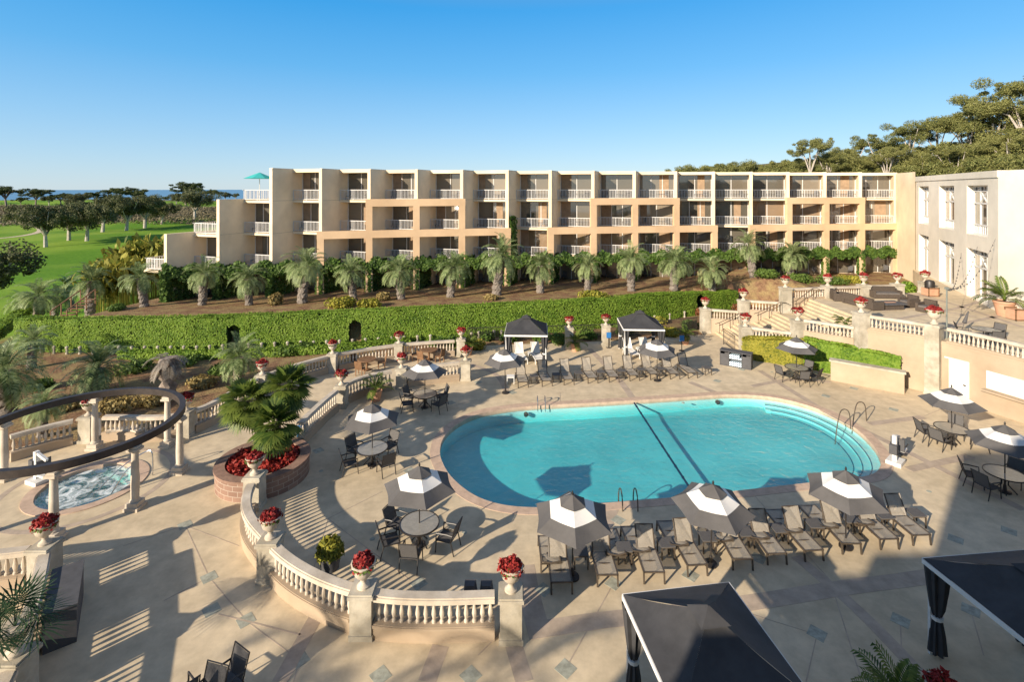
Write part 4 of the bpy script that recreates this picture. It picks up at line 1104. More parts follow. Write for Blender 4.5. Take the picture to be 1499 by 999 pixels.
# planter with fan palms
PC = (-10.35,21.35); PR = 1.78
pl = thing('round_planter', 'round brick planter with red bedding at the left of the pool', 'planter', (PC[0],PC[1],0))
ring_ = ringmesh(circle((0,0),PR-.32,48), circle((0,0),PR,48), 0, .72)
me = ring_.mesh('planter_wall'); fixnormals(me); fin(me, 30)
uv = me.uv_layers.new(name='UVMap')
for poly in me.polygons:
    for li in poly.loop_indices:
        co = me.vertices[me.loops[li].vertex_index].co; ang = math.atan2(co.y,co.x)
        uv.data[li].uv = (ang*PR, co.z)
obj('planter_wall', me, M['blocks'], pl)
obj('coping', ringmesh(circle((0,0),PR-.36,48), circle((0,0),PR+.05,48), .72, .8), M['brick'], pl)
obj('soil', MB().prism(circle((0,0),PR-.33,40), .3, .66), M['soil'], pl, smooth=0)
th = RNG.random(1500)*2*PI; rr = np.sqrt(RNG.random(1500))*(PR-.4)
c = np.stack([rr*np.cos(th), rr*np.sin(th), .68+.28*RNG.random(1500)*(.6+.4*np.sin(th*5))], 1)
bd = tag(obj('red_bedding', qmesh('red_bedding', leafq(c, .085, .7)), M['redd'], loc=(PC[0],PC[1],0)), 'dark red bedding plants filling the round brick planter', 'flowers')

# ------------------------------------------------------------------ palms
def fan_crown(nf, pet, blade, droop=1.0, seed=1, w=.05):
    rg = np.random.default_rng(seed); V = []
    for k in range(nf):
        az = 2*PI*k*.382+rg.normal()*.2; el = R(80)-R(135)*droop*(k/nf)+rg.normal()*.1
        d = np.array([math.cos(az)*math.cos(el), math.sin(az)*math.cos(el), math.sin(el)])
        side = np.array([-math.sin(az), math.cos(az), 0]); up = np.cross(side, d)*-1
        L = pet*(.75+.4*rg.random()); p1 = d*L*.5; p1[2] += .05; p2 = d*L; p2[2] -= .12*L*(1-math.sin(el))*.5
        for a, b in ((np.zeros(3),p1),(p1,p2)): V += [a-side*.015, a+side*.015, b+side*.012, b-side*.012]
        nb = 20; fd = d.copy(); fd[2] -= .25; fd /= np.linalg.norm(fd)
        up2 = np.cross(side, fd)
        for j in range(nb):
            t = (j/(nb-1)-.5)*R(250); bl = blade*(1-.25*abs(t)/R(125))*(.9+.2*rg.random())
            bd_ = fd*math.cos(t)+side*math.sin(t); bd_ = bd_-up2*.0; pr = np.cross(bd_, up2); pr /= np.linalg.norm(pr)
            m1 = p2+bd_*bl*.55; m1[2] -= .04; e = p2+bd_*bl; e[2] -= .22*bl
            V += [p2, m1-pr*w, e, m1+pr*w]
    return np.array(V)
def trunk_mesh(h, r0, r1, bend=(0,0), n=10, rough=.12, seed=0, skirt=True):
    rg = random.Random(seed); mb = MB(); rows = max(5,int(h/.22)); v = []; f = []
    for j in range(rows+1):
        t = j/rows; r = r0+(r1-r0)*t; cx = bend[0]*t*t; cy = bend[1]*t*t
        for i in range(n):
            a = 2*PI*(i+.5*(j%2))/n; rr = r*(1+rough*rg.uniform(-1,1)+(.14 if skirt and j%2 else 0)); v.append((cx+rr*math.cos(a), cy+rr*math.sin(a), h*t))
    for j in range(rows):
        for i in range(n): f.append((j*n+i,j*n+(i+1)%n,(j+1)*n+(i+1)%n,(j+1)*n+i))
    f.append(tuple(range(rows*n,(rows+1)*n)))
    return mb.add(v, f)
fcr = [qmesh('crown', fan_crown(42, .62, .62, 1.08, s, .045)) for s in (1,2)]
for k, (dx, dy, bx, by, h, sc) in enumerate(((-.3,.35,-.75,.2,2.35,1.0),(.15,-.25,.55,-.35,1.85,.95),(.35,.3,.35,.5,2.9,1.0))):
    t = thing('fan_palm', ('left fan palm of the three in the round brick planter','front right fan palm of the three in the round brick planter','tallest fan palm of the three in the round brick planter')[k], 'palm', (PC[0]+dx,PC[1]+dy,.6))
    obj('trunk', trunk_mesh(h, .13, .10, (bx,by), 8, .1, k), M['trunk'], t, smooth=0)
    obj('crown', fcr[k%2], M['fan'], t, loc=(bx,by,h), rotz=k*1.7)
# pindo palms
def pindo_crown(nf=34, L=2.0, seed=1, lf=.42, st=13, w=.035, top=82, low=-55):
    rg = np.random.default_rng(seed); V = []
    for k in range(nf):
        az = 2*PI*k*.382+rg.normal()*.25; f = k/nf; el = R(top)+(R(low)-R(top))*f**.9+rg.normal()*.1
        l = L*(.8+.35*rg.random()); p = np.array([0,0,0.]); side = np.array([-math.sin(az),math.cos(az),0]); seg_ = l/st; e = el
        for j in range(st):
            d = np.array([math.cos(az)*math.cos(e),math.sin(az)*math.cos(e),math.sin(e)]); q_ = p+d*seg_
            V += [p-side*.022, p+side*.022, q_+side*.018, q_-side*.018]
            if j > 1:
                up = np.cross(d, side); ll = lf*(math.sin(PI*(j+1)/(st+1.5))*.75+.35)
                for s in (-1,1):
                    for h in (.25,.75):
                        o = p+d*seg_*h; ld = d*.55+side*s*.8-up*.0+np.array([0,0,.22]); ld /= np.linalg.norm(ld)
                        e1 = o+ld*ll*.5; e2 = o+ld*ll; e2[2] -= .10; pr = d*w
                        V += [o, e1-pr, e2, e1+pr]
            p = q_; e -= R(8.2)*(.6+.9*j/st)*(.55+.45*math.cos(e))
    return np.array(V)
pcr = [qmesh('crown', pindo_crown(44, 2.15, s, .44, 13, .035, 88, -28)) for s in (1,2,3)]
ptk = []
for s, h in ((1,3.1),(2,3.4),(3,2.9)):
    m_ = trunk_mesh(h, .38, .36, (.1*(s-2),0), 11, .12, s).mesh('trunk'); fixnormals(m_); ptk.append((m_, h))
def pindo(x, y, z, var, rot, sc, label, group='grey green palms along the hotel'):
    t = thing('pindo_palm', label, 'palm', (x,y,z), rot, group); t.rotation_euler = (R(random.uniform(-7,7)),R(random.uniform(-7,7)),rot); t.scale = (sc,)*3
    m_, h = ptk[var]; obj('trunk', m_, M['trunk'], t); obj('crown', pcr[var], M['pindo'], t, loc=(.1*(var-1),0,h), rotz=rot*1.3)
PR_ = [(212,450),(296,447),(365,447),(442,444),(518,440),(587,438),(659,435),(726,432),(791,429),(860,428),(924,428),(986,427),(1043,424),(1103,413),(1157,404)]
def ray_ground(px, py, z0=1.9, it=8):
    z = z0
    for _ in range(it):
        x, y = G(px, py, z); z = .5*z+.5*hgt(x, y)
    return x, y, hgt(x, y)
random.seed(31)
for k, p in enumerate(PR_):
    x, y = G(p[0], p[1], 2.0); z = hgt(x, y)
    s_ = (p[1]-277)/167
    pindo(x, y, z-.1, k%3, random.uniform(0,6), random.choice((.82,.93,1.0,1.06,1.13)), 'grey green pindo palm, '+(ORD[k] if k < 12 else ['thirteenth','fourteenth','fifteenth'][k-12])+' from the left in the row along the hotel')
LPN = [((30,452),.9,'leaning at the far left edge above the lawn'),((58,464),1.0,'left of the wooden steps'),((80,447),.85,'small one behind the wooden steps'),((104,432),.95,'behind the wooden steps near the lawn'),((131,456),1.05,'right of the wooden steps')]
for p, sc, nm in LPN:
    x, y = G(p[0],p[1],.9); z = hgt(x, y); x, y = G(p[0],p[1],z); z = hgt(x,y)
    pindo(x, y, z-.15, random.randrange(3), random.uniform(0,6), sc*1.05, 'grey green pindo palm '+nm, 'palms by the wooden steps')
for p, sc, nm in (((12,606),1.1,'at the left edge behind the timber ring'),((137,582),1.0,'in the garden above the timber ring'),((350,566),.8,'in the garden left of the first urn'),((62,640),.55,'young one low behind the left balustrade'),((45,540),.7,'in the garden below the hedge end')):
    x, y = G(*p); pindo(x, y, -.1-{12:.85,137:1.25,350:.7}.get(p[0],.2), random.randrange(3), random.uniform(0,6), sc*.95, 'grey green pindo palm '+nm, 'palms in the garden below the hedge')
x, y = G(247,582)
t = thing('dead_palm', 'dead grey palm with hanging dry fronds in the garden', 'palm', (x,y,0))
obj('trunk', trunk_mesh(2.3,.34,.42,(0,0),11,.2,5), M['bark'], t); obj('crown', qmesh('crown', pindo_crown(26,1.25,9,.35,10,.04,20,-85)), M['dead'], t, loc=(0,0,2.25))
# potted plants
def pot_proto():
    t = thing('potted_palm','p','potted plant',group='palms in terracotta pots')
    obj('pot', MB().lathe([(.24,0),(.30,.3),(.34,.5),(.37,.52),(.37,.6),(.32,.6),(.31,.54)],16), M['terra'], t)
    obj('soil', MB().lathe([(.31,.50),(.31,.55)],14), M['soil'], t)
    obj('crown', qmesh('crown', pindo_crown(16,1.0,17,.3,9,.03,85,5)), M['fan'], t, loc=(0,0,.62))
    return Proto(t)
POT = pot_proto()
for p, sc, nm in (((550,587),1.0,'beside the balustrade behind the middle left umbrella'),((685,520),1.0,'at the far end of the garden wall'),((842,514),1.0,'beside the tall pier between the cabanas'),((1003,504),1.0,'right of the far right cabana')):
    x, y = G(*p); POT.put((x,y,0), random.uniform(0,6), 'palm in a terracotta pot '+nm, scale=sc)
x, y = G(1470,462,ZT); POT.put((x,y,ZT), 1, 'large palm in a terracotta pot by the hall doors', scale=1.7)
x, y = G(483,832); 
t = thing('potted_shrub','bright green bushy plant in a dark pot inside the curved wall','potted plant',(x,y,0))
obj('pot', MB().lathe([(.28,0),(.34,.4),(.36,.44),(.33,.44),(.31,.40)],16), M['cover'], t)
c, d = flower_dome(700,.42,.55); c[:,2] += .42; obj('foliage', qmesh('foliage', leafq(c,.09,.35,d,.8)), M['shruby'], t)
x, y = BL[1]
t = thing('fan_palm_urn','dark green fan palm in a stone urn at the bottom left corner','potted plant',(x,y,PH+.015))
obj('pot', MB().lathe([(.2,0),(.2,.06),(.1,.15),(.2,.3),(.3,.5),(.36,.58),(.36,.64),(.3,.64)],14), M['stone'], t)
obj('crown', qmesh('crown', fan_crown(16,.55,.75,.62,7,.022)), M['fand'], t, loc=(0,0,.6))
x, y = G(1318,1012,1.0)
t = thing('potted_palm','dark palm in a pot at the bottom edge right of centre','potted plant',(x,y,0))
obj('pot', MB().lathe([(.24,0),(.34,.5),(.37,.6),(.31,.6)],16), M['terra'], t); obj('crown', qmesh('crown', pindo_crown(18,1.1,27,.3,9,.03,85,5)), M['fan'], t, loc=(0,0,.62))
x, y = G(1380,1022,1.0); pier(x,y,0,.6,'low stone pier at the bottom edge by the dark palm',w=.5); place_urn(x,y,.615,'urn of dark red flowers in shade at the bottom edge')

# ------------------------------------------------------------------ hedge, ivy, shrubs
HL = smooth_path(HEDGE[1:], 10)
def hedge_along(path, thick, h, base_z, n, leafsize, mname, name, label, cat, arches=(), top_round=.25, name_body='hedge_core'):
    Ls = [0]
    for i in range(1,len(path)): Ls.append(Ls[-1]+math.hypot(path[i][0]-path[i-1][0],path[i][1]-path[i-1][1]))
    tot = Ls[-1]; P = np.array(path); Ls = np.array(Ls)
    s = RNG.random(n)*tot; x = np.interp(s,Ls,P[:,0]); y = np.interp(s,Ls,P[:,1])
    dx = np.interp(s+.1,Ls,P[:,0])-np.interp(s-.1,Ls,P[:,0]); dy = np.interp(s+.1,Ls,P[:,1])-np.interp(s-.1,Ls,P[:,1]); l = np.hypot(dx,dy)+1e-9
    nx_, ny_ = -dy/l, dx/l
    hh = h(s/tot) if callable(h) else np.full(n,h); bz = base_z(x,y) if callable(base_z) else base_z
    u = RNG.random(n)*(hh+thick+.6*hh)                      # front, top, back
    front = u < hh; topm = (u >= hh) & (u < hh+thick)
    off = np.where(front, 0, np.where(topm, u-hh, thick)); z = np.where(front, u, np.where(topm, hh, (u-hh-thick)/.6))
    rd = np.clip((z-hh+top_round)/top_round,0,1); off = np.where(front, off+rd*rd*.12, off); z = np.where(topm, z-.10*np.abs(off/thick-.5)**2*4, z)
    wob = .035*np.sin(s*.9)+.03*np.sin(s*3.1+1)+.02*np.sin(z*5+s)
    off = off+np.where(front,1,np.where(topm,0,-1))*wob*-1*-1-.06*RNG.random(n); z = z+np.where(topm,wob,0)
    c = np.stack([x+nx_*off, y+ny_*off, bz+z], 1)
    nrm = np.stack([np.where(topm,0,np.where(front,-1,1)*nx_), np.where(topm,0,np.where(front,-1,1)*ny_), np.where(topm,1.0,.25)],1)
    keep = np.ones(n,bool)
    for a, w_, ah in arches: keep &= ~((np.abs(s-a) < w_/2) & front & (z < ah-np.clip(np.abs(s-a)-w_*.1,0,1)*.6))
    t = thing(name, label, cat, (path[0][0],path[0][1],0))
    c -= np.array([path[0][0],path[0][1],0])
    obj('foliage', qmesh('foliage', leafq(c[keep], leafsize, .6, nrm[keep], .55)), M[mname], t)
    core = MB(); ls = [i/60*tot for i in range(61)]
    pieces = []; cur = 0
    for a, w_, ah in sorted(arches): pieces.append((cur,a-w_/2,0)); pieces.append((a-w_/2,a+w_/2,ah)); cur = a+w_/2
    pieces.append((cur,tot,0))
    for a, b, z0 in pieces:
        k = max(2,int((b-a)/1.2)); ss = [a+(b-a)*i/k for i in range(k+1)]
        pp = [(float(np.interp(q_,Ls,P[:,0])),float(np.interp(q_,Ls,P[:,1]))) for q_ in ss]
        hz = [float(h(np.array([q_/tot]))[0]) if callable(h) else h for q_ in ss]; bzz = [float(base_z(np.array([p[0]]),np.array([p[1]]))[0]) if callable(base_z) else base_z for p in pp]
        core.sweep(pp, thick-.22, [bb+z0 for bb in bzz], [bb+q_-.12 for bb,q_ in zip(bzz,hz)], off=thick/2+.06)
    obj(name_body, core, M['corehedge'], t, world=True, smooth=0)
    return t
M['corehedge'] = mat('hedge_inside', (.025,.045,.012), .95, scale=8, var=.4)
def s_at(path, px):                                # length along a path where its pixel column is px
    tot = 0
    for i in range(1,len(path)):
        tot += math.hypot(path[i][0]-path[i-1][0],path[i][1]-path[i-1][1])
        if path[i][0]/path[i][1]*F+CX >= px: return tot
    return tot
hh_hedge = lambda t: 2.35+.25*np.sin(t*PI)-.55*sstep(.8,1.0,t)
hedge_along(HL, 1.15, hh_hedge, 0.0, 120000, .066, 'hedge', 'clipped_hedge', 'long bright green clipped hedge below the palm bank', 'hedge',
            arches=[(s_at(HL,332),.95,1.9),(s_at(HL,520),.95,1.9),(s_at(HL,1008),1.1,1.9)])
# low garden hedge and walk posts in front
lowp = smooth_path([G(170,527),G(330,526),G(500,517),G(600,505)], 8)
hedge_along(lowp, .7, .55, 0.0, 7000, .09, 'hedge', 'low_hedge', 'low green hedge along the garden walk under the tall hedge', 'hedge')
bp_ = thing('walk_post','w','post',group='short white posts along the garden walk')
obj('shaft', MB().lathe([(.10,0),(.10,.12),(.07,.15),(.075,.4),(.11,.44),(.11,.5)],8), M['stoneg'], bp_); obj('cap', MB().lathe([(.12,.5),(.12,.54),(.02,.6)],8), M['stoneg'], bp_)
bpp = Proto(bp_)
for px in list(range(60,640,19))+list(range(690,735,11))+list(range(925,1020,11)):
    sx = s_at(HL,px); i = min(len(HL)-2, max(0,int(np.searchsorted([p[0] for p in HL], atY(px,np.interp(atY(px,42),hx,hy))))))
    x = HL[i][0]; yy = float(np.interp(x,hx,hy)); x = atY(px,yy-.45)
    bpp.put((x,yy-.45,0),0,'short white post on the garden walk at the foot of the tall hedge')
# dark metal fence behind the cabanas
fn = thing('metal_fence','dark metal picket fence between the deck and the tall hedge','fence',(-4,41,0))
mb = MB(); fpath = [(-3.5,40.2),(4,40.9),(10,41.7),(15.8,43.6)]
fp = smooth_path(fpath,16)
obj('rail', MB().tube([(x,y,1.1) for x,y in fp],.03,5).tube([(x,y,.15) for x,y in fp],.03,5), M['black'], fn, world=True)
pk = MB(); tot = 0
for i in range(len(fp)-1):
    for t in (0,.5):
        x = fp[i][0]+(fp[i+1][0]-fp[i][0])*t; y = fp[i][1]+(fp[i+1][1]-fp[i][1])*t
        for q_ in (0,.25):
            xx = x+(fp[i+1][0]-fp[i][0])*q_; yy = y+(fp[i+1][1]-fp[i][1])*q_; pk.bar((xx,yy,.05),(xx,yy,1.12),.022)
po = obj('pickets', pk, M['black'], fn, world=True, smooth=0); po['kind'] = 'stuff'
# ivy in front of the stairs
ivp = [(16.3,36.2),(18.0,35.2),(20.0,33.7),(22.9,31.4)]
hedge_along(smooth_path(ivp[:3],8), .9, lambda t: 1.45+.6*t, 0, 9000, .11, 'shruby', 'ivy_bank', 'yellow green ivy bank left of the stair piers behind the towel cabinet', 'shrub')
hedge_along(smooth_path([(19.4,34.0),(21.2,32.9),(23.4,30.9)],8), .9, lambda t: 2.1-.25*t, 0, 9000, .11, 'hedge', 'ivy_bank', 'green ivy bank in front of the terrace corner behind the low stucco wall', 'shrub')
# shrub maker
def shrub(x, y, z, r, h, n, mname, label, size=.1, name='shrub', group=None, asp=.5):
    pts = []; nr = []
    for _ in range(5):
        a = random.uniform(0,6.3); rr = random.uniform(0,.5)*r
        c, d = clump((rr*math.cos(a),rr*math.sin(a),h*.45),(r*.62,r*.62,h*.55),n//5,.5); pts.append(c); nr.append(d)
    c = np.concatenate(pts); d = np.concatenate(nr); c[:,2] = np.maximum(c[:,2],.02)
    return tag(obj(name, qmesh(name, leafq(c,size,asp,d,.9)), M[mname], loc=(x,y,z)), label, 'shrub', group)
random.seed(77)
SH = [((500,452),1.5,.9,'shruby','yellow green bush on the bank below the fifth hotel palm'),((540,452),1.0,.7,'shruby','small yellow green bush on the bank right of the fifth hotel palm'),((560,441),.7,.8,'straw','straw coloured tuft on the bank left of the sixth hotel palm'),
      ((402,447),.7,1.1,'straw','dry grass tuft on the bank left of the fourth hotel palm'),((870,440),1.6,.8,'shruby','olive bush below the tenth hotel palm'),((965,440),.9,.6,'shruby','low olive bush at the hedge below the twelfth hotel palm'),
      ((1020,430),1.1,.8,'redshrub','dark red shrub left of the thirteenth hotel palm'),((1085,425),1.6,.7,'redshrub','dark red shrub bed behind the stair piers'),((1125,420),1.7,.9,'shrub','green shrub behind the top stair pier'),
      ((1215,415),2.0,.9,'shrub','green shrub behind the terrace back rail on the left'),((1250,412),1.8,.8,'shruby','light green shrub behind the terrace back rail'),((1170,412),2.0,1.0,'shrub','dark green shrub under the last hotel palm'),
      ((1330,425),1.0,1.2,'hedge','bright clipped shrub at the right end of the terrace back rail'),((170,456),.8,.5,'shrub','small green bush on the bank above the hedge end'),((720,440),.8,.5,'straw','low dry tuft on the bank in the middle')]
for p, r, h, mn, lab in SH:
    zz = 2.0 if p[1] > 420 or p[0] < 1000 else 1.8
    x, y = G(p[0],p[1],zz); shrub(x, y, hgt(x,y)-.05, r, h, 1300, mn, lab, .12)
for k, (p, r, h, mn, lab) in enumerate([((90,600),1.2,.5,'straw','dry grass patch behind the left column'),((180,595),1.6,.5,'straw','golden dry grass patch behind the timber ring'),((60,570),1.0,.6,'shrub','green bush left in the garden'),((300,565),1.3,.5,'straw','golden dry grass beside the garden wall'),
      ((230,590),.9,.5,'straw','dry grass tuft at the foot of the dead palm'),((420,520),1.2,.7,'shrub','dark green shrub behind the garden wall left of the second urn'),((450,515),1.2,.7,'shrub','dark green shrub behind the garden wall at the second urn'),((200,545),1.3,.8,'shrub','dark shrub in the middle of the garden'),((270,535),1.2,.7,'shrub','dark shrub right of the dead palm'),
      ((700,512),.8,.7,'shruby','yellowish shrub left of the far left cabana'),((330,545),1.1,.6,'shrub','dark shrub beneath the garden palm'),((980,492),.9,.7,'shruby','small shrub right of the far right cabana'),((820,503),1.1,.8,'shrub','dark shrub right of the far left cabana')]):
    x, y = G(*p); shrub(x, y, -.02, r, h, 900, mn, lab, .11)
x, y = G(1245,487,.4); 
for k, (px, py) in enumerate(((712,500),(745,502),(790,500),(862,497),(915,492),(960,488),(1010,482),(660,507),(640,510))):
    x, y = G(px,py); shrub(x, y+.35, -.02, 1.0, .75, 800, 'ivy', 'dark green shrub behind the black fence, '+ORD[[2,3,4,5,6,7,8,1,0][k]]+' from the left', .1)
bt = thing('stone_bench','curved pale stone bench beneath the balustrade behind the timber ring','bench',(*G(190,640),0))
bx, by = G(190,640); arc = [(bx+1.3*math.cos(R(a))-.0, by-1.2+1.1*math.sin(R(a))) for a in range(50,131,10)]
obj('seat', MB().sweep(arc,.42,.40,.48), M['stone'], bt, world=True, smooth=0)
for k in (1,4,7): obj('support', MB().box(arc[k][0]-.12,arc[k][0]+.12,arc[k][1]-.15,arc[k][1]+.15,0,.398), M['stone'], bt, world=True, smooth=0)
# terrace fern
x, y = G(1235,474,2.6); tag(obj('fern', qmesh('fern', pindo_crown(12,.8,5,.2,8,.03,60,0)), M['fan'], loc=(x,y,stairz(x)+.02)), 'spreading green fern beside the top steps', 'plant')
# ivy on the hotel
random.seed(41)
for i in range(1, len(PP)-1):
    p = PP[i]; q_ = PP[i+1]; dv = q_-p; b = dv.dot(U); d = dv.dot(V); pts = []; nr = []
    t_ = dv.normalized(); nn_ = Vector((t_.y,-t_.x)); ln = dv.length
    k = 1500; s = RNG.random(k)*ln; sag = .9*np.sin(PI*np.clip(s/ln,0,1)); zz = Z1-.45+RNG.random(k)*(.95+.25*np.sin(s*3+i))-sag*.15-.5*RNG.random(k)*np.abs(np.sin(s*2.2+i))
    o = .15+.35*RNG.random(k)
    pts.append(np.stack([p.x+t_.x*s+nn_.x*o-0, p.y+t_.y*s+nn_.y*o, zz],1)); nr.append(np.tile([nn_.x,nn_.y,.6],(k,1)))
    k = 800; a = RNG.random(k); cc = RNG.random(k)*1.5; zz = ZG+RNG.random(k)*(Z1-ZG)
    pts.append(np.stack([p.x+U.x*(a*.7-.15)+V.x*(-.35+cc*.3), p.y+U.y*(a*.7-.15)+V.y*(-.35+cc*.3), zz],1)); nr.append(np.tile([nn_.x,nn_.y,.3],(k,1)))
    k = 700; cc = RNG.random(k)*d; zz = ZG+RNG.random(k)*(Z1-ZG+.2)
    pts.append(np.stack([p.x+U.x*(.42+.12*RNG.random(k))+V.x*cc, p.y+U.y*(.42+.12*RNG.random(k))+V.y*cc, zz],1)); nr.append(np.tile([U.x,U.y,.3],(k,1)))
    if i in (8,):
        k = 900; zz = Z1+RNG.random(k)**1.5*4.4; cc = RNG.random(k)*1.5
        pts.append(np.stack([p.x+U.x*(.45+.4*RNG.random(k))+V.x*cc, p.y+U.y*(.45+.4*RNG.random(k))+V.y*cc, zz],1)); nr.append(np.tile([U.x,U.y,.3],(k,1)))
    c = np.concatenate(pts)-np.array([p.x,p.y,0])
    wh = 'below the left stepped balconies' if i < 4 else 'under the lowest balcony'
    nth = i-1
    tag(obj('climbing_ivy', qmesh('climbing_ivy', leafq(c,.16,.7,np.concatenate(nr),.7)), M['ivy'], loc=(p.x,p.y,0)),
        'dark ivy covering the hotel ground floor, '+(ORD[nth] if nth < 12 else ['thirteenth','fourteenth','fifteenth','sixteenth','seventeenth'][nth-12])+' bay from the left', 'ivy', 'ivy on the hotel ground floor')

# ------------------------------------------------------------------ trees
def branchy(h, spread, n, seed, r0=.3, fork=.4):
    rg = random.Random(seed); mb = MB(); tips = []
    top = (rg.uniform(-.4,.4),rg.uniform(-.4,.4),h*fork); mb.cone((0,0,-.5),top,r0,r0*.75,8)
    for k in range(n):
        a = 2*PI*k/n+rg.uniform(-.4,.4); e = rg.uniform(.5,1.0)
        m1 = (top[0]+math.cos(a)*spread*.4*e, top[1]+math.sin(a)*spread*.4*e, h*(fork+.2+rg.uniform(0,.1)))
        tp = (top[0]+math.cos(a)*spread*e*.85, top[1]+math.sin(a)*spread*e*.85, h*rg.uniform(.62,.95))
        mb.tube([top,m1,tp],[r0*.5,r0*.33,r0*.12],6); tips.append(tp)
    mb.tube([top,(top[0],top[1],h*.7),(top[0]+.3,top[1],h*.86)],[r0*.55,r0*.35,r0*.1],6); tips.append((top[0]+.2,top[1],h*.84))
    return mb, tips
def crown_from(tips, r, rz, per, extra, seed, leaf, asp=.5, flat=False):
    rg = random.Random(seed); P = []; D = []
    for t in tips:
        for k in range(extra):
            c = (t[0]*.93+rg.uniform(-1.7,1.7)*r, t[1]*.93+rg.uniform(-1.7,1.7)*r, t[2]+rg.uniform(-1.25,.75)*rz); s = rg.choice((.4,.55,.75,1.0))
            p, d = clump(c, (r*s,r*s,rz*s), int(per*s), .45); P.append(p); D.append(d)
    return leafq(np.concatenate(P), leaf, asp, np.concatenate(D), 1.0)
EUC = []
for s in range(4):
    mb, tips = branchy(20, 6.0, 7, s, .45, .42); tm = mb.mesh('trunk'); fixnormals(tm); fin(tm)
    EUC.append((tm, qmesh('crown', crown_from(tips, 1.75, 1.15, 560, 7, s, .15, .45))))
BUSH = []
for s in range(3):
    mb, tips = branchy(8, 4.5, 7, s+10, .35, .25); tm = mb.mesh('trunk'); fixnormals(tm); fin(tm)
    BUSH.append((tm, qmesh('crown', crown_from(tips, 2.0, 1.5, 620, 7, s+20, .15, .5))))
PINE = []
for s in range(3):
    mb, tips = branchy(8.5, 5.0, 7, s+30, .38, .42); tm = mb.mesh('trunk'); fixnormals(tm); fin(tm)
    PINE.append((tm, qmesh('crown', crown_from([(a,b,max(c,6.2)) for a,b,c in tips], 1.7, .75, 300, 6, s+40, .20, .5))))
OAK = []
for s in range(3):
    mb, tips = branchy(8, 4.2, 7, s+50, .42, .3); tm = mb.mesh('trunk'); fixnormals(tm); fin(tm)
    OAK.append((tm, qmesh('crown', crown_from([(a,b,c*.85+.8) for a,b,c in tips], 1.8, 1.5, 380, 6, s+60, .18, .5))))
def tree(name, src, var, x, y, z, rot, sc, bark, leaf, label, group, sz=None):
    t = thing(name, label, 'tree', (x,y,z), rot, group); t.scale = (sc,sc,sz or sc)
    tm, cm = src[var%len(src)]; obj('trunk', tm, M[bark], t); obj('crown', cm, M[leaf], t); return t
random.seed(61)
# gum trees on the hill: pixel of the top, distance, height
EU = [(1187,203,112,13),(1240,205,120,15),(1285,195,118,16),(1330,178,118,17),(1375,172,120,18),(1415,150,108,20),(1455,128,105,21),(1500,108,100,22),(1300,215,108,12),(1350,215,106,13),(1480,185,96,16),(1210,222,112,11),(1400,215,100,13),(1440,225,96,13),(1530,150,104,20)]
pos = ['far left of the gum wood, standing alone above the roof','second from the left of the gum wood','left of the gap in the gum wood','in the middle of the gum wood','right of the middle of the gum wood','left of the tallest gum','tallest of the gum wood with pale trunk','cut by the right edge high on the hill','low in front of the third gum','low in front of the middle gum','in front of the tallest gum','small, close behind the hotel roof','low above the hall roof','low above the right of the hall roof','beyond the right edge']
for k, (px, py, Y, h) in enumerate(EU):
    x = atY(px,Y); zt = H+(CY-py)*Y/F; sc = h/20*1.05
    tree('gum_tree', EUC, k, x, Y, zt-h*1.04, random.uniform(0,6), sc, 'barkpale', 'euc', 'olive gum tree '+pos[k], 'gum trees on the hill')
BU = [(1000,246,130,6),(1040,244,135,6),(1075,240,130,6.5),(1105,243,130,6),(1140,240,125,6.5),(1165,238,122,7),(1225,236,118,8),(1265,238,116,8),(1310,240,112,8),(1345,244,108,8),(1380,240,104,8),(1420,240,98,9),(1460,236,95,9),(1498,230,92,9),(1370,225,112,9),(1450,205,104,10),(1495,200,100,10)]
for k, (px, py, Y, h) in enumerate(BU):
    x = atY(px,Y); zt = H+(CY-py)*Y/F
    tree('bushy_tree', BUSH, k, x, Y, zt-h*1.2, random.uniform(0,6), h/8*1.15, 'bark', 'euc', 'round bushy olive tree behind the roof line, '+(ORD[k] if k < 12 else ['thirteenth','fourteenth','fifteenth','sixteenth','seventeenth'][k-12])+' from the left', 'bushy trees behind the hotel roof')
x = atY(614,75); tree('bushy_tree', BUSH, 1, x, 75, 14.6-7.4, 0, .75, 'bark','pine','tip of a dark tree showing over the middle of the hotel roof','single trees')
# golf course trees: base pixel, height in pixels
GT = [((67,362),56,'OAK','broad grey green oak with pale trunk on the lawn, nearest left'),((101,352),50,'OAK','middle oak of the row on the lawn'),((127,353),52,'OAK','oak right of the middle on the lawn'),((150,340),48,'OAK','dark oak at the right end of the row on the lawn'),
      ((285,322),40,'OAK','dark round tree on the lawn left of the stepped terraces'),
      ((10,306),32,'PINE','pale flat topped pine at the far left'),((52,303),24,'PINE','flat topped pine right of the far left pine'),((90,302),20,'PINE','small pine in the middle of the far tree line'),((110,306),22,'OAK','rounded tree in the middle of the far tree line'),((140,301),18,'PINE','low pine left of the tall pair'),((175,300),27,'PINE','tall flat topped pine, left of the pair against the sea'),((196,300),24,'PINE','tall flat topped pine, right of the pair against the sea'),
      ((272,298),30,'PINE','wide dark pine against the sea near the terraces'),((308,296),18,'PINE','dark pine close left of the hotel'),((240,298),10,'PINE','small low pine against the sea')]
GT += [((185,338),46,'OAK','dark tree behind the paradise plants at the left'),((212,334),44,'OAK','dark tree behind the tallest paradise plant'),((236,328),30,'OAK','dark tree between the paradise plants and the terraces')]
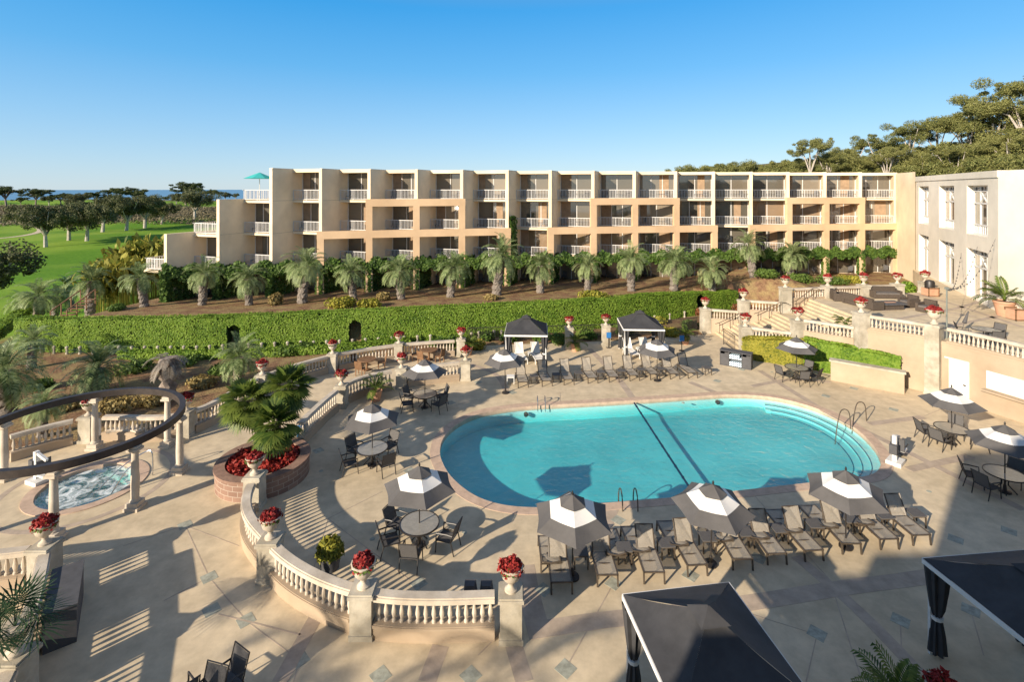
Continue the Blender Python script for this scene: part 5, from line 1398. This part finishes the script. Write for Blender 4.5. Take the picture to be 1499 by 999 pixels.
GT += [((30,302),12,'PINE','low pine between the two far left pines'),((72,301),13,'OAK','low round tree in the left of the far tree line'),((122,300),14,'PINE','small pine between the middle trees of the far line'),((160,300),15,'OAK','round tree at the foot of the tall pine pair'),((222,299),9,'OAK','low scrub tree right of the tall pine pair'),((258,299),16,'OAK','round tree left of the wide dark pine'),((330,294),12,'OAK','low dark tree just left of the hotel terraces'),((345,293),9,'OAK','lowest dark tree left of the hotel terraces')]
for k, (p, hp, kind, lab) in enumerate(GT):
    z = GOLF
    for _ in range(4): x, y = G(p[0],p[1],z); z = hgt(x,y) if y < 630 else -3
    sc = hp*y/F/8.2
    tree('oak_tree' if kind == 'OAK' else 'pine_tree', OAK if kind == 'OAK' else PINE, k, x, y, z-.1, random.uniform(0,6), sc*1.05, 'barkpale' if k < 3 else 'bark', 'oak' if kind == 'OAK' else 'pine', lab, 'trees on the golf course')
x, y = atY(-32,62), 62; tree('pine_tree', OAK, 1, x, y, -4.5, 1, 1.15, 'bark','pine','dark spreading pine cut by the left edge','trees on the golf course')
cpx = [(-60,316),(10,321),(40,328),(60,336),(30,345),(-60,352)]
cpp = smooth_path([G(x,y,GOLF) for x, y in cpx], 6)
cz = [hgt(x,y)+.06 for x, y in cpp]
struct('cart_path', MB().sweep(cpp, 2.2, [z-.4 for z in cz], cz), M['deck'], 'pale cart path curving over the golf lawn')
# canyon scrub
n = 5200; X_ = RNG.uniform(-420,-70,n); Y_ = RNG.uniform(225,440,n)
c = np.stack([X_, Y_, height(X_,Y_)+.3],1); big = 1+1.6*RNG.random(n)
P_ = np.concatenate([c+RNG.normal(size=(n,3))*np.array([1.9,1.9,.7])+np.array([0,0,.5]) for _ in range(16)])
tag(obj('scrub', qmesh('scrub', leafq(P_, .5, .6, np.tile([0,-.3,1.0],(len(P_),1)), .9)), M['scrub']), 'brown green scrub of the canyon beyond the golf lawn', None, None, 'stuff')
# paradise plants beside the hotel
def paradise(x, y, z, h, r, seed, label):
    rg = np.random.default_rng(seed); Vv = []
    for k in range(260):
        az = rg.random()*2*PI; bx = rg.normal()*r*.45; by = rg.normal()*r*.45; el = R(35+50*rg.random()); hh = h*(.35+.65*rg.random())
        d = np.array([math.cos(az)*math.cos(el),math.sin(az)*math.cos(el),math.sin(el)]); side = np.array([-math.sin(az),math.cos(az),0])
        p = np.array([bx,by,hh*.6]); L_ = min(h*.38,1.7)*(.6+.6*rg.random()); m1 = p+d*L_*.5; e = p+d*L_; e[2] -= L_*.25; w_ = L_*.13
        Vv += [p, m1-side*w_, e, m1+side*w_]
        if k%4 == 0: Vv += [np.array([bx,by,0])-side*.03, np.array([bx,by,0])+side*.03, p+side*.02, p-side*.02]
    tag(obj('paradise_plant', qmesh('paradise_plant', np.array(Vv)), M['banana'], loc=(x,y,z)), label, 'plant', 'tall yellow green plants left of the hotel')
for k, (px, py, Y, h, r) in enumerate(((148,395,56,8.2,1.8),(175,392,58,10.2,2.2),(203,392,60,11.6,2.2),(226,392,60,10.4,1.8),(192,392,55,8,2.2),(163,400,54,6.8,1.8),(240,390,60,8.0,1.5))):
    x = atY(px,Y); paradise(x, Y, hgt(x,Y)-.2, h, r, k+3, 'tall yellow green paradise plant left of the hotel, '+['at the left end','second from the left','tallest in the middle','right of the tallest','low in front of the tallest','low in front at the left','next to the wall'][k])
# wooden steps at hedge end
ws = thing('garden_steps','weathered wooden steps with rails beside the end of the hedge','steps',(*G(90,465,1.2),.9))
a = Vector((*G(74,470,1.0),.9)); b = Vector((*G(118,444,1.6),1.9))
off = Vector((1.1,.3,0))
for o in (Vector((0,0,0)), off): obj('handrail', MB().bar(a+o+Vector((0,0,.9)),b+o+Vector((0,0,.9)),.08), M['wood'], ws, world=True)
for k in range(8): obj('tread', MB().bar(a+(b-a)*(k/7),a+(b-a)*(k/7)+off,.3,.06), M['wood'], ws, world=True)
for k in range(4):
    for o in (Vector((0,0,0)), off): q_ = a+(b-a)*(k/3)+o; obj('post', MB().bar(q_-Vector((0,0,.4)),q_+Vector((0,0,.9)),.07), M['wood'], ws, world=True)
# hedges at the far left edge
hedge_along(smooth_path([G(-40,520,-.3),G(10,488,-.3),G(45,462,-.3)],6), 1.0, .9, -.4, 4000, .12, 'hedge', 'low_hedge', 'low clipped hedge at the left edge beside the palms', 'hedge')

# ------------------------------------------------------------------ right side details
a = Vector(G(1216,557)); b = Vector(G(1324,578)); t_ = (b-a).normalized(); n_ = Vector((-t_.y,t_.x))
lw = thing('low_wall','low beige stucco wall with stone cap beside the ivy','wall',(a.x,a.y,0))
f = lambda p, o: (p+n_*o)[:]
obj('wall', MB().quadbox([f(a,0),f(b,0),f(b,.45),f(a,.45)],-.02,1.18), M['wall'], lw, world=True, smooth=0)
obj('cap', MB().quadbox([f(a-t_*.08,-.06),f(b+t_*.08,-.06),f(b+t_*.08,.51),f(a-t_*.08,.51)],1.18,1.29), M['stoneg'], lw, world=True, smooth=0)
# door and hatch on the retaining wall
def on_wall(px, py): 
    x, y = G(px,py); best = min(range(len(RW)-1), key=lambda i: abs(RW[i][0]/RW[i][1]-x/y)); return Vector(RW[best]), (Vector(RW[best+1])-Vector(RW[best])).normalized()
p, t_ = on_wall(1399,582); n_ = Vector((t_.y,-t_.x)); n_ = n_ if n_.x < 0 else -n_
d0 = Vector((p.x,p.y))+n_*.15-t_*.2
dr = thing('service_door','white service door in the retaining wall','door',(d0.x,d0.y,0))
obj('door_leaf', MB().quadbox([(d0-t_*.55+n_*.03)[:],(d0+t_*.55+n_*.03)[:],(d0+t_*.55)[:],(d0-t_*.55)[:]],0.02,2.3), M['white'], dr, world=True, smooth=0)
obj('door_frame', MB().quadbox([(d0-t_*.63+n_*.05)[:],(d0-t_*.553+n_*.05)[:],(d0-t_*.553)[:],(d0-t_*.63)[:]],0,2.38).quadbox([(d0+t_*.553+n_*.05)[:],(d0+t_*.63+n_*.05)[:],(d0+t_*.63)[:],(d0+t_*.553)[:]],0,2.38).quadbox([(d0-t_*.55+n_*.05)[:],(d0+t_*.55+n_*.05)[:],(d0+t_*.55)[:],(d0-t_*.55)[:]],2.303,2.38), M['white'], dr, world=True, smooth=0)
hp_ = d0+t_*.42+n_*.06; obj('handle', MB().box(hp_.x-.03,hp_.x+.03,hp_.y-.06,hp_.y+.06,1.0,1.06), M['black'], dr, world=True)
d1 = Vector(RW[10])+n_*.0; t1 = (Vector(RW[12])-Vector(RW[9])).normalized(); n1 = Vector((t1.y,-t1.x)); n1 = n1 if n1.x < 0 else -n1; d1 = d1+n1*.17+t1*.2
ht = thing('serving_hatch','long white serving hatch in the retaining wall at the right edge','hatch',(d1.x,d1.y,0))
obj('shutter', MB().quadbox([(d1-t1*.3+n1*.03)[:],(d1+t1*3.2+n1*.03)[:],(d1+t1*3.2)[:],(d1-t1*.3)[:]],1.25,2.2), M['white'], ht, world=True, smooth=0)
obj('counter', MB().quadbox([(d1-t1*.4+n1*.35)[:],(d1+t1*3.3+n1*.35)[:],(d1+t1*3.3)[:],(d1-t1*.4)[:]],1.12,1.2), M['wall'], ht, world=True, smooth=0)
# speaker stand
x, y = G(1364,577); sp_ = thing('speaker_stand','black twin post stand with a box head beside the pier','stand',(x,y,0))
for s in (-.09,.12): obj('post', MB().box(s-.03,s+.03,-.03,.03,0,1.05), M['black'], sp_)
obj('head', MB().box(-.24,.24,-.16,.16,1.05,1.32), M['black'], sp_); obj('foot', MB().box(-.25,.25,-.2,.2,0,.04), M['black'], sp_)
# flag pole and string lights
x, y = G(1381,496,ZT); x += .2
pz_ = thing('light_pole','slim grey green pole holding string lights on the terrace edge','pole',(x,y,ZT))
obj('shaft', MB().cone((0,0,-3),(0,0,3.0),.05,.04,8), M['green_metal'], pz_); obj('bracket', MB().box(-.08,.08,-.08,.08,2.9,3.02), M['green_metal'], pz_)
for k, l_ in enumerate((14.2,17.8,21.2)):
    e = A+T*l_; p0 = Vector((x,y,ZT+2.95)); p1 = Vector((e.x-.05,e.y-.05,ZT+3.4+.9*k)); sl_ = thing('string_lights',('lowest','middle','highest')[k]+' string of small bulbs from the pole to the hall wall','string lights',p0)
    pts = [p0+(p1-p0)*(i/16)-Vector((0,0,1.1*math.sin(PI*i/16))) for i in range(17)]
    obj('wire', MB().tube(pts,.008,4), M['black'], sl_, world=True)
    for i in range(1,16):
        q_ = pts[i]; obj('bulb', MB().lathe([(.02,0),(.04,-.05),(.03,-.10)],6,(q_.x,q_.y,q_.z-.01)), M['slingd'], sl_, world=True)
# terrace furniture
def sofa(x, y, rot, w, label, name='wicker_sofa', cat='sofa'):
    t = thing(name, label, cat, (x,y,ZT), rot); d = .45
    obj('base', MB().box(-w/2,w/2,-d,d,.05,.34), M['wicker'], t); obj('backrest', MB().box(-w/2,w/2,d-.15,d+.06,.34,.85), M['wicker'], t)
    for s in (-1,1): obj('armrest', MB().box(s*w/2-.09 if s > 0 else -w/2-.09, s*w/2+.09 if s > 0 else -w/2+.09,-d-.002,d+.062,.052,.62), M['wicker'], t)
    n = max(1,int(w/.75))
    for k in range(n): obj('seat_cushion', MB().box(-w/2+.1+(w-.2)*k/n+.01,-w/2+.1+(w-.2)*(k+1)/n-.01,-d+.01,d-.16,.342,.46), M['cushion'], t)
x, y = G(1263,449,ZT); sofa(x, y, R(100), 2.6, 'long brown wicker sofa with its back to the steps')
x, y = G(1295,436,ZT); sofa(x, y, R(-5), 2.0, 'brown wicker sofa along the terrace back rail')
x, y = G(1228,440,ZT); sofa(x, y, R(75), .8, 'brown wicker armchair by the top of the stairs', 'wicker_armchair', 'armchair')
x, y = G(1330,449,ZT); sofa(x, y, R(-80), .8, 'left brown wicker armchair facing the long sofa', 'wicker_armchair', 'armchair')
x, y = G(1338,455,ZT); sofa(x+.6, y-.4, R(-70), .8, 'right brown wicker armchair facing the long sofa', 'wicker_armchair', 'armchair')
x, y = G(1303,452,ZT); ft = thing('fire_table','low brown fire table with a bowl of red embers between the wicker seats','table',(x,y,ZT),.1)
obj('base', MB().box(-.7,.7,-.45,.45,0,.38), M['wicker'], ft); obj('table_top', MB().box(-.85,.85,-.6,.6,.38,.46), M['cover'], ft); obj('ember_tray', MB().box(-.4,.4,-.12,.12,.46,.48), M['terra'], ft)
x, y = G(1361,433,ZT); bn = thing('lidded_bin','black lidded bin in a wooden crate frame near the hall','bin',(x,y,ZT))
obj('crate', MB().box(-.4,.4,-.4,.4,.05,.62), M['terra'], bn); obj('frame', MB().box(-.45,-.38,-.45,-.38,0,.72).box(.38,.45,-.45,-.38,0,.72).box(-.45,.45,-.45,-.39,.64,.72).box(-.45,.45,-.45,-.39,0,.06), M['wood'], bn, smooth=0); obj('lid', MB().lathe([(.35,.64),(.36,1.1),(.28,1.25),(.1,1.3)],14), M['black'], bn)
x, y = G(1483,468,ZT); wbx = thing('slatted_box','terracotta box in a dark wooden frame beside the large potted palm','box',(x+.2,y,ZT))
obj('box', MB().box(-.36,.36,-.36,.36,.05,.7), M['terra'], wbx); obj('frame', MB().box(-.42,-.35,-.42,-.35,0,.76).box(.35,.42,-.42,-.35,0,.76).box(-.42,.42,-.42,-.36,.7,.78).box(-.42,.42,.36,.42,.7,.78).box(-.42,.42,-.42,-.36,0,.07), M['wood'], wbx, smooth=0)
for k, (x, y) in enumerate(((27.2,29.4),(28.3,26.0))):
    TAB.put((x,y,ZT), 0, ('left','right')[k]+' round table on the upper terrace behind the balustrade')
    for a in (150,20,250): CHR.put((x+.98*math.cos(R(a)),y+.98*math.sin(R(a)),ZT), R(a)+PI/2, 'dark chair '+{150:'on the far left',20:'on the right',250:'on the near side'}[a]+' of the '+('left','right')[k]+' terrace table')
x, y = G(1404,488,ZT); tag(obj('folded_umbrella', MB().cone((x+.1,y,ZT),(x+.75,y+.2,ZT+1.3),.02,.02,6).cone((x+.4,y+.09,ZT+.6),(x+.75,y+.2,ZT+1.3),.12,.03,8), M['slingd']), 'folded dark umbrella leaning on the upper terrace', 'umbrella')

# left terrace tables of wood
def wood_set(px, py, angs, nm):
    x, y = G(px,py,.72)
    t = thing('wooden_table','round brown wooden table '+nm,'table',(x,y,0)); obj('table_top', MB().lathe([(.6,.68),(.62,.71),(.6,.74)],20), M['wood'], t); obj('pedestal', MB().lathe([(.3,0),(.28,.05),(.07,.12),(.07,.6),(.2,.68)],10), M['wood'], t)
    for a in angs:
        r = .95; q_ = R(a)
        t2 = thing('wooden_chair','wooden chair '+('on the left' if 90 < a < 200 else 'in front' if a > 200 and a < 300 else 'on the right' if a >= 300 or a < 45 else 'behind')+' of the table '+nm,'chair',(x+r*math.cos(q_),y+r*math.sin(q_),0),q_+PI/2,'brown wooden chairs on the left terrace')
        obj('seat', MB().box(-.24,.24,-.22,.24,.4,.45), M['wood'], t2); obj('backrest', MB().add([(-.24,-.22,.45),(.24,-.22,.45),(.24,-.32,.98),(-.24,-.32,.98),(-.24,-.25,.45),(.24,-.25,.45),(.24,-.35,.98),(-.24,-.35,.98)],[(0,1,2,3),(7,6,5,4),(0,4,5,1),(3,2,6,7),(0,3,7,4),(1,5,6,2)]), M['wood'], t2, smooth=0)
        for sx in (-1,1):
            obj('leg', MB().box(sx*.21-.025,sx*.21+.025,.18,.23,0,.4), M['wood'], t2); obj('leg', MB().box(sx*.21-.025,sx*.21+.025,-.22,-.17,0,.4), M['wood'], t2)
wood_set(537,526,[150,20,260],'by the second garden urn')
wood_set(628,512,[190,250,330,60],'by the far garden pier')
# signs
def sign(px, py, label, h=1.15):
    x, y = G(px,py); t = thing('sign_stand',label,'sign',(x,y,0)); obj('post', MB().box(-.025,.025,-.025,.025,.02,h), M['black'], t); obj('panel', MB().box(-.17,.17,-.05,-.026,h-.42,h), M['blue'], t); obj('foot', MB().lathe([(.22,0),(.2,.03)],10), M['black'], t)
sign(891,509,'small blue notice on a black stand beside the tall pier'); sign(998,514,'small blue notice on a black stand by the stairs')
x, y = G(147,640); nb_ = tag(obj('notice_board', MB().box(-.26,.26,-.03,.03,.25,1.05), M['white'], loc=(x+.05,y-.36,0)), 'white notice board on the pier behind the timber ring', 'sign')
x, y = G(440,648); tag(obj('pool_sign', MB().box(-.17,.17,-.03,.03,.0,.95), M['blue'], loc=(x,y,0)), 'blue notice standing behind the brick planter', 'sign')
# low grey covers by the near balustrade, bottom chairs
for k, (px, py) in enumerate(((688,880),(712,880))):
    x, y = G(px,py); t = thing('covered_ottoman',('left','right')[k]+' low grey covered ottoman behind the near balustrade','ottoman',(x,y,0))
    obj('cover', MB().add([(-.2,-.22,.02),(.2,-.22,.02),(.22,.22,.02),(-.22,.22,.02),(-.12,-.1,.5),(.12,-.1,.5),(.16,.16,.5),(-.16,.16,.5)],[(3,2,1,0),(4,5,6,7),(0,1,5,4),(1,2,6,5),(2,3,7,6),(3,0,4,7)]), M['cover'], t, smooth=0); obj('base', MB().box(-.2,.2,-.2,.2,0,.03), M['black'], t)
for k, (px, py, rz) in enumerate(((330,972,2.6),(262,992,.9),(298,1000,2.9))):
    x, y = G(px,py,.9); CHR.put((x,y,0), rz, ('right chair of the three at the bottom edge with sunlit side','left chair of the three dark backs at the bottom edge','middle chair of the three dark backs at the bottom edge')[k])
# iron gate at stair foot
x, y = 16.35, 37.6
gt = thing('iron_gate','black iron gate at the foot of the stairs','gate',(x,y,0))
obj('frame', MB().tube([(0,0,0),(0,0,1.2),(0,2.0,1.2),(0,2.0,0)],.03,6).tube([(0,0,.15),(0,2.0,.15)],.02,5), M['black'], gt); 
for k in range(9): obj('bar', MB().cone((0,.2+.2*k,.15),(0,.2+.2*k,1.2),.012,.012,5), M['black'], gt)
# ------------------------------------------------------------------ behind the viewpoint: the hotel wing and trees whose shadows fall on the deck
wing = thing('hotel_wing','beige hotel wing behind the viewpoint, shading the near deck','building',(0,-6,0))
wm = MB().box(-6,40,-22,-2.3,-.2,13.7); wm.box(-9.6,-6.003,-18,-2.35,-.2,9.75); wm.box(-12.9,-9.603,-18,-2.348,-.2,8.9); wm.box(-8.0,-6.003,-18,-2.352,9.753,10.25)
obj('wall', wm, M['hotel'], wing, world=True, smooth=0)
for fl in range(4):
    for k in range(8):
        x = -3.5+5.2*k; wo = obj('window', MB().box(x,x+2.6,-2.298,-2.27,1.2+3.6*fl,3.4+3.6*fl), M['glass'], wing, world=True, smooth=0)
sparse = qmesh('crown', pindo_crown(15, 2.3, 5, .5, 13, .04, 80, -30))
for k, (x, y, h, sc) in enumerate(((-22.0,-3.2,8.0,1.15),(-14.3,-1.2,7.0,.95),(-18.2,-2.4,6.6,1.0))):
    t = thing('shade_palm', ['leftmost','rightmost','middle'][k]+' tall palm behind the viewpoint shading the near paving', 'palm', (x,y,0), k*1.3, 'tall palms behind the viewpoint')
    obj('trunk', trunk_mesh(h,.3,.24,(.2,.1),10,.1,k+9), M['trunk'], t); obj('crown', sparse, M['pindo'], t, loc=(.2,.1,h), rotz=k*2.1).scale = (sc,)*3
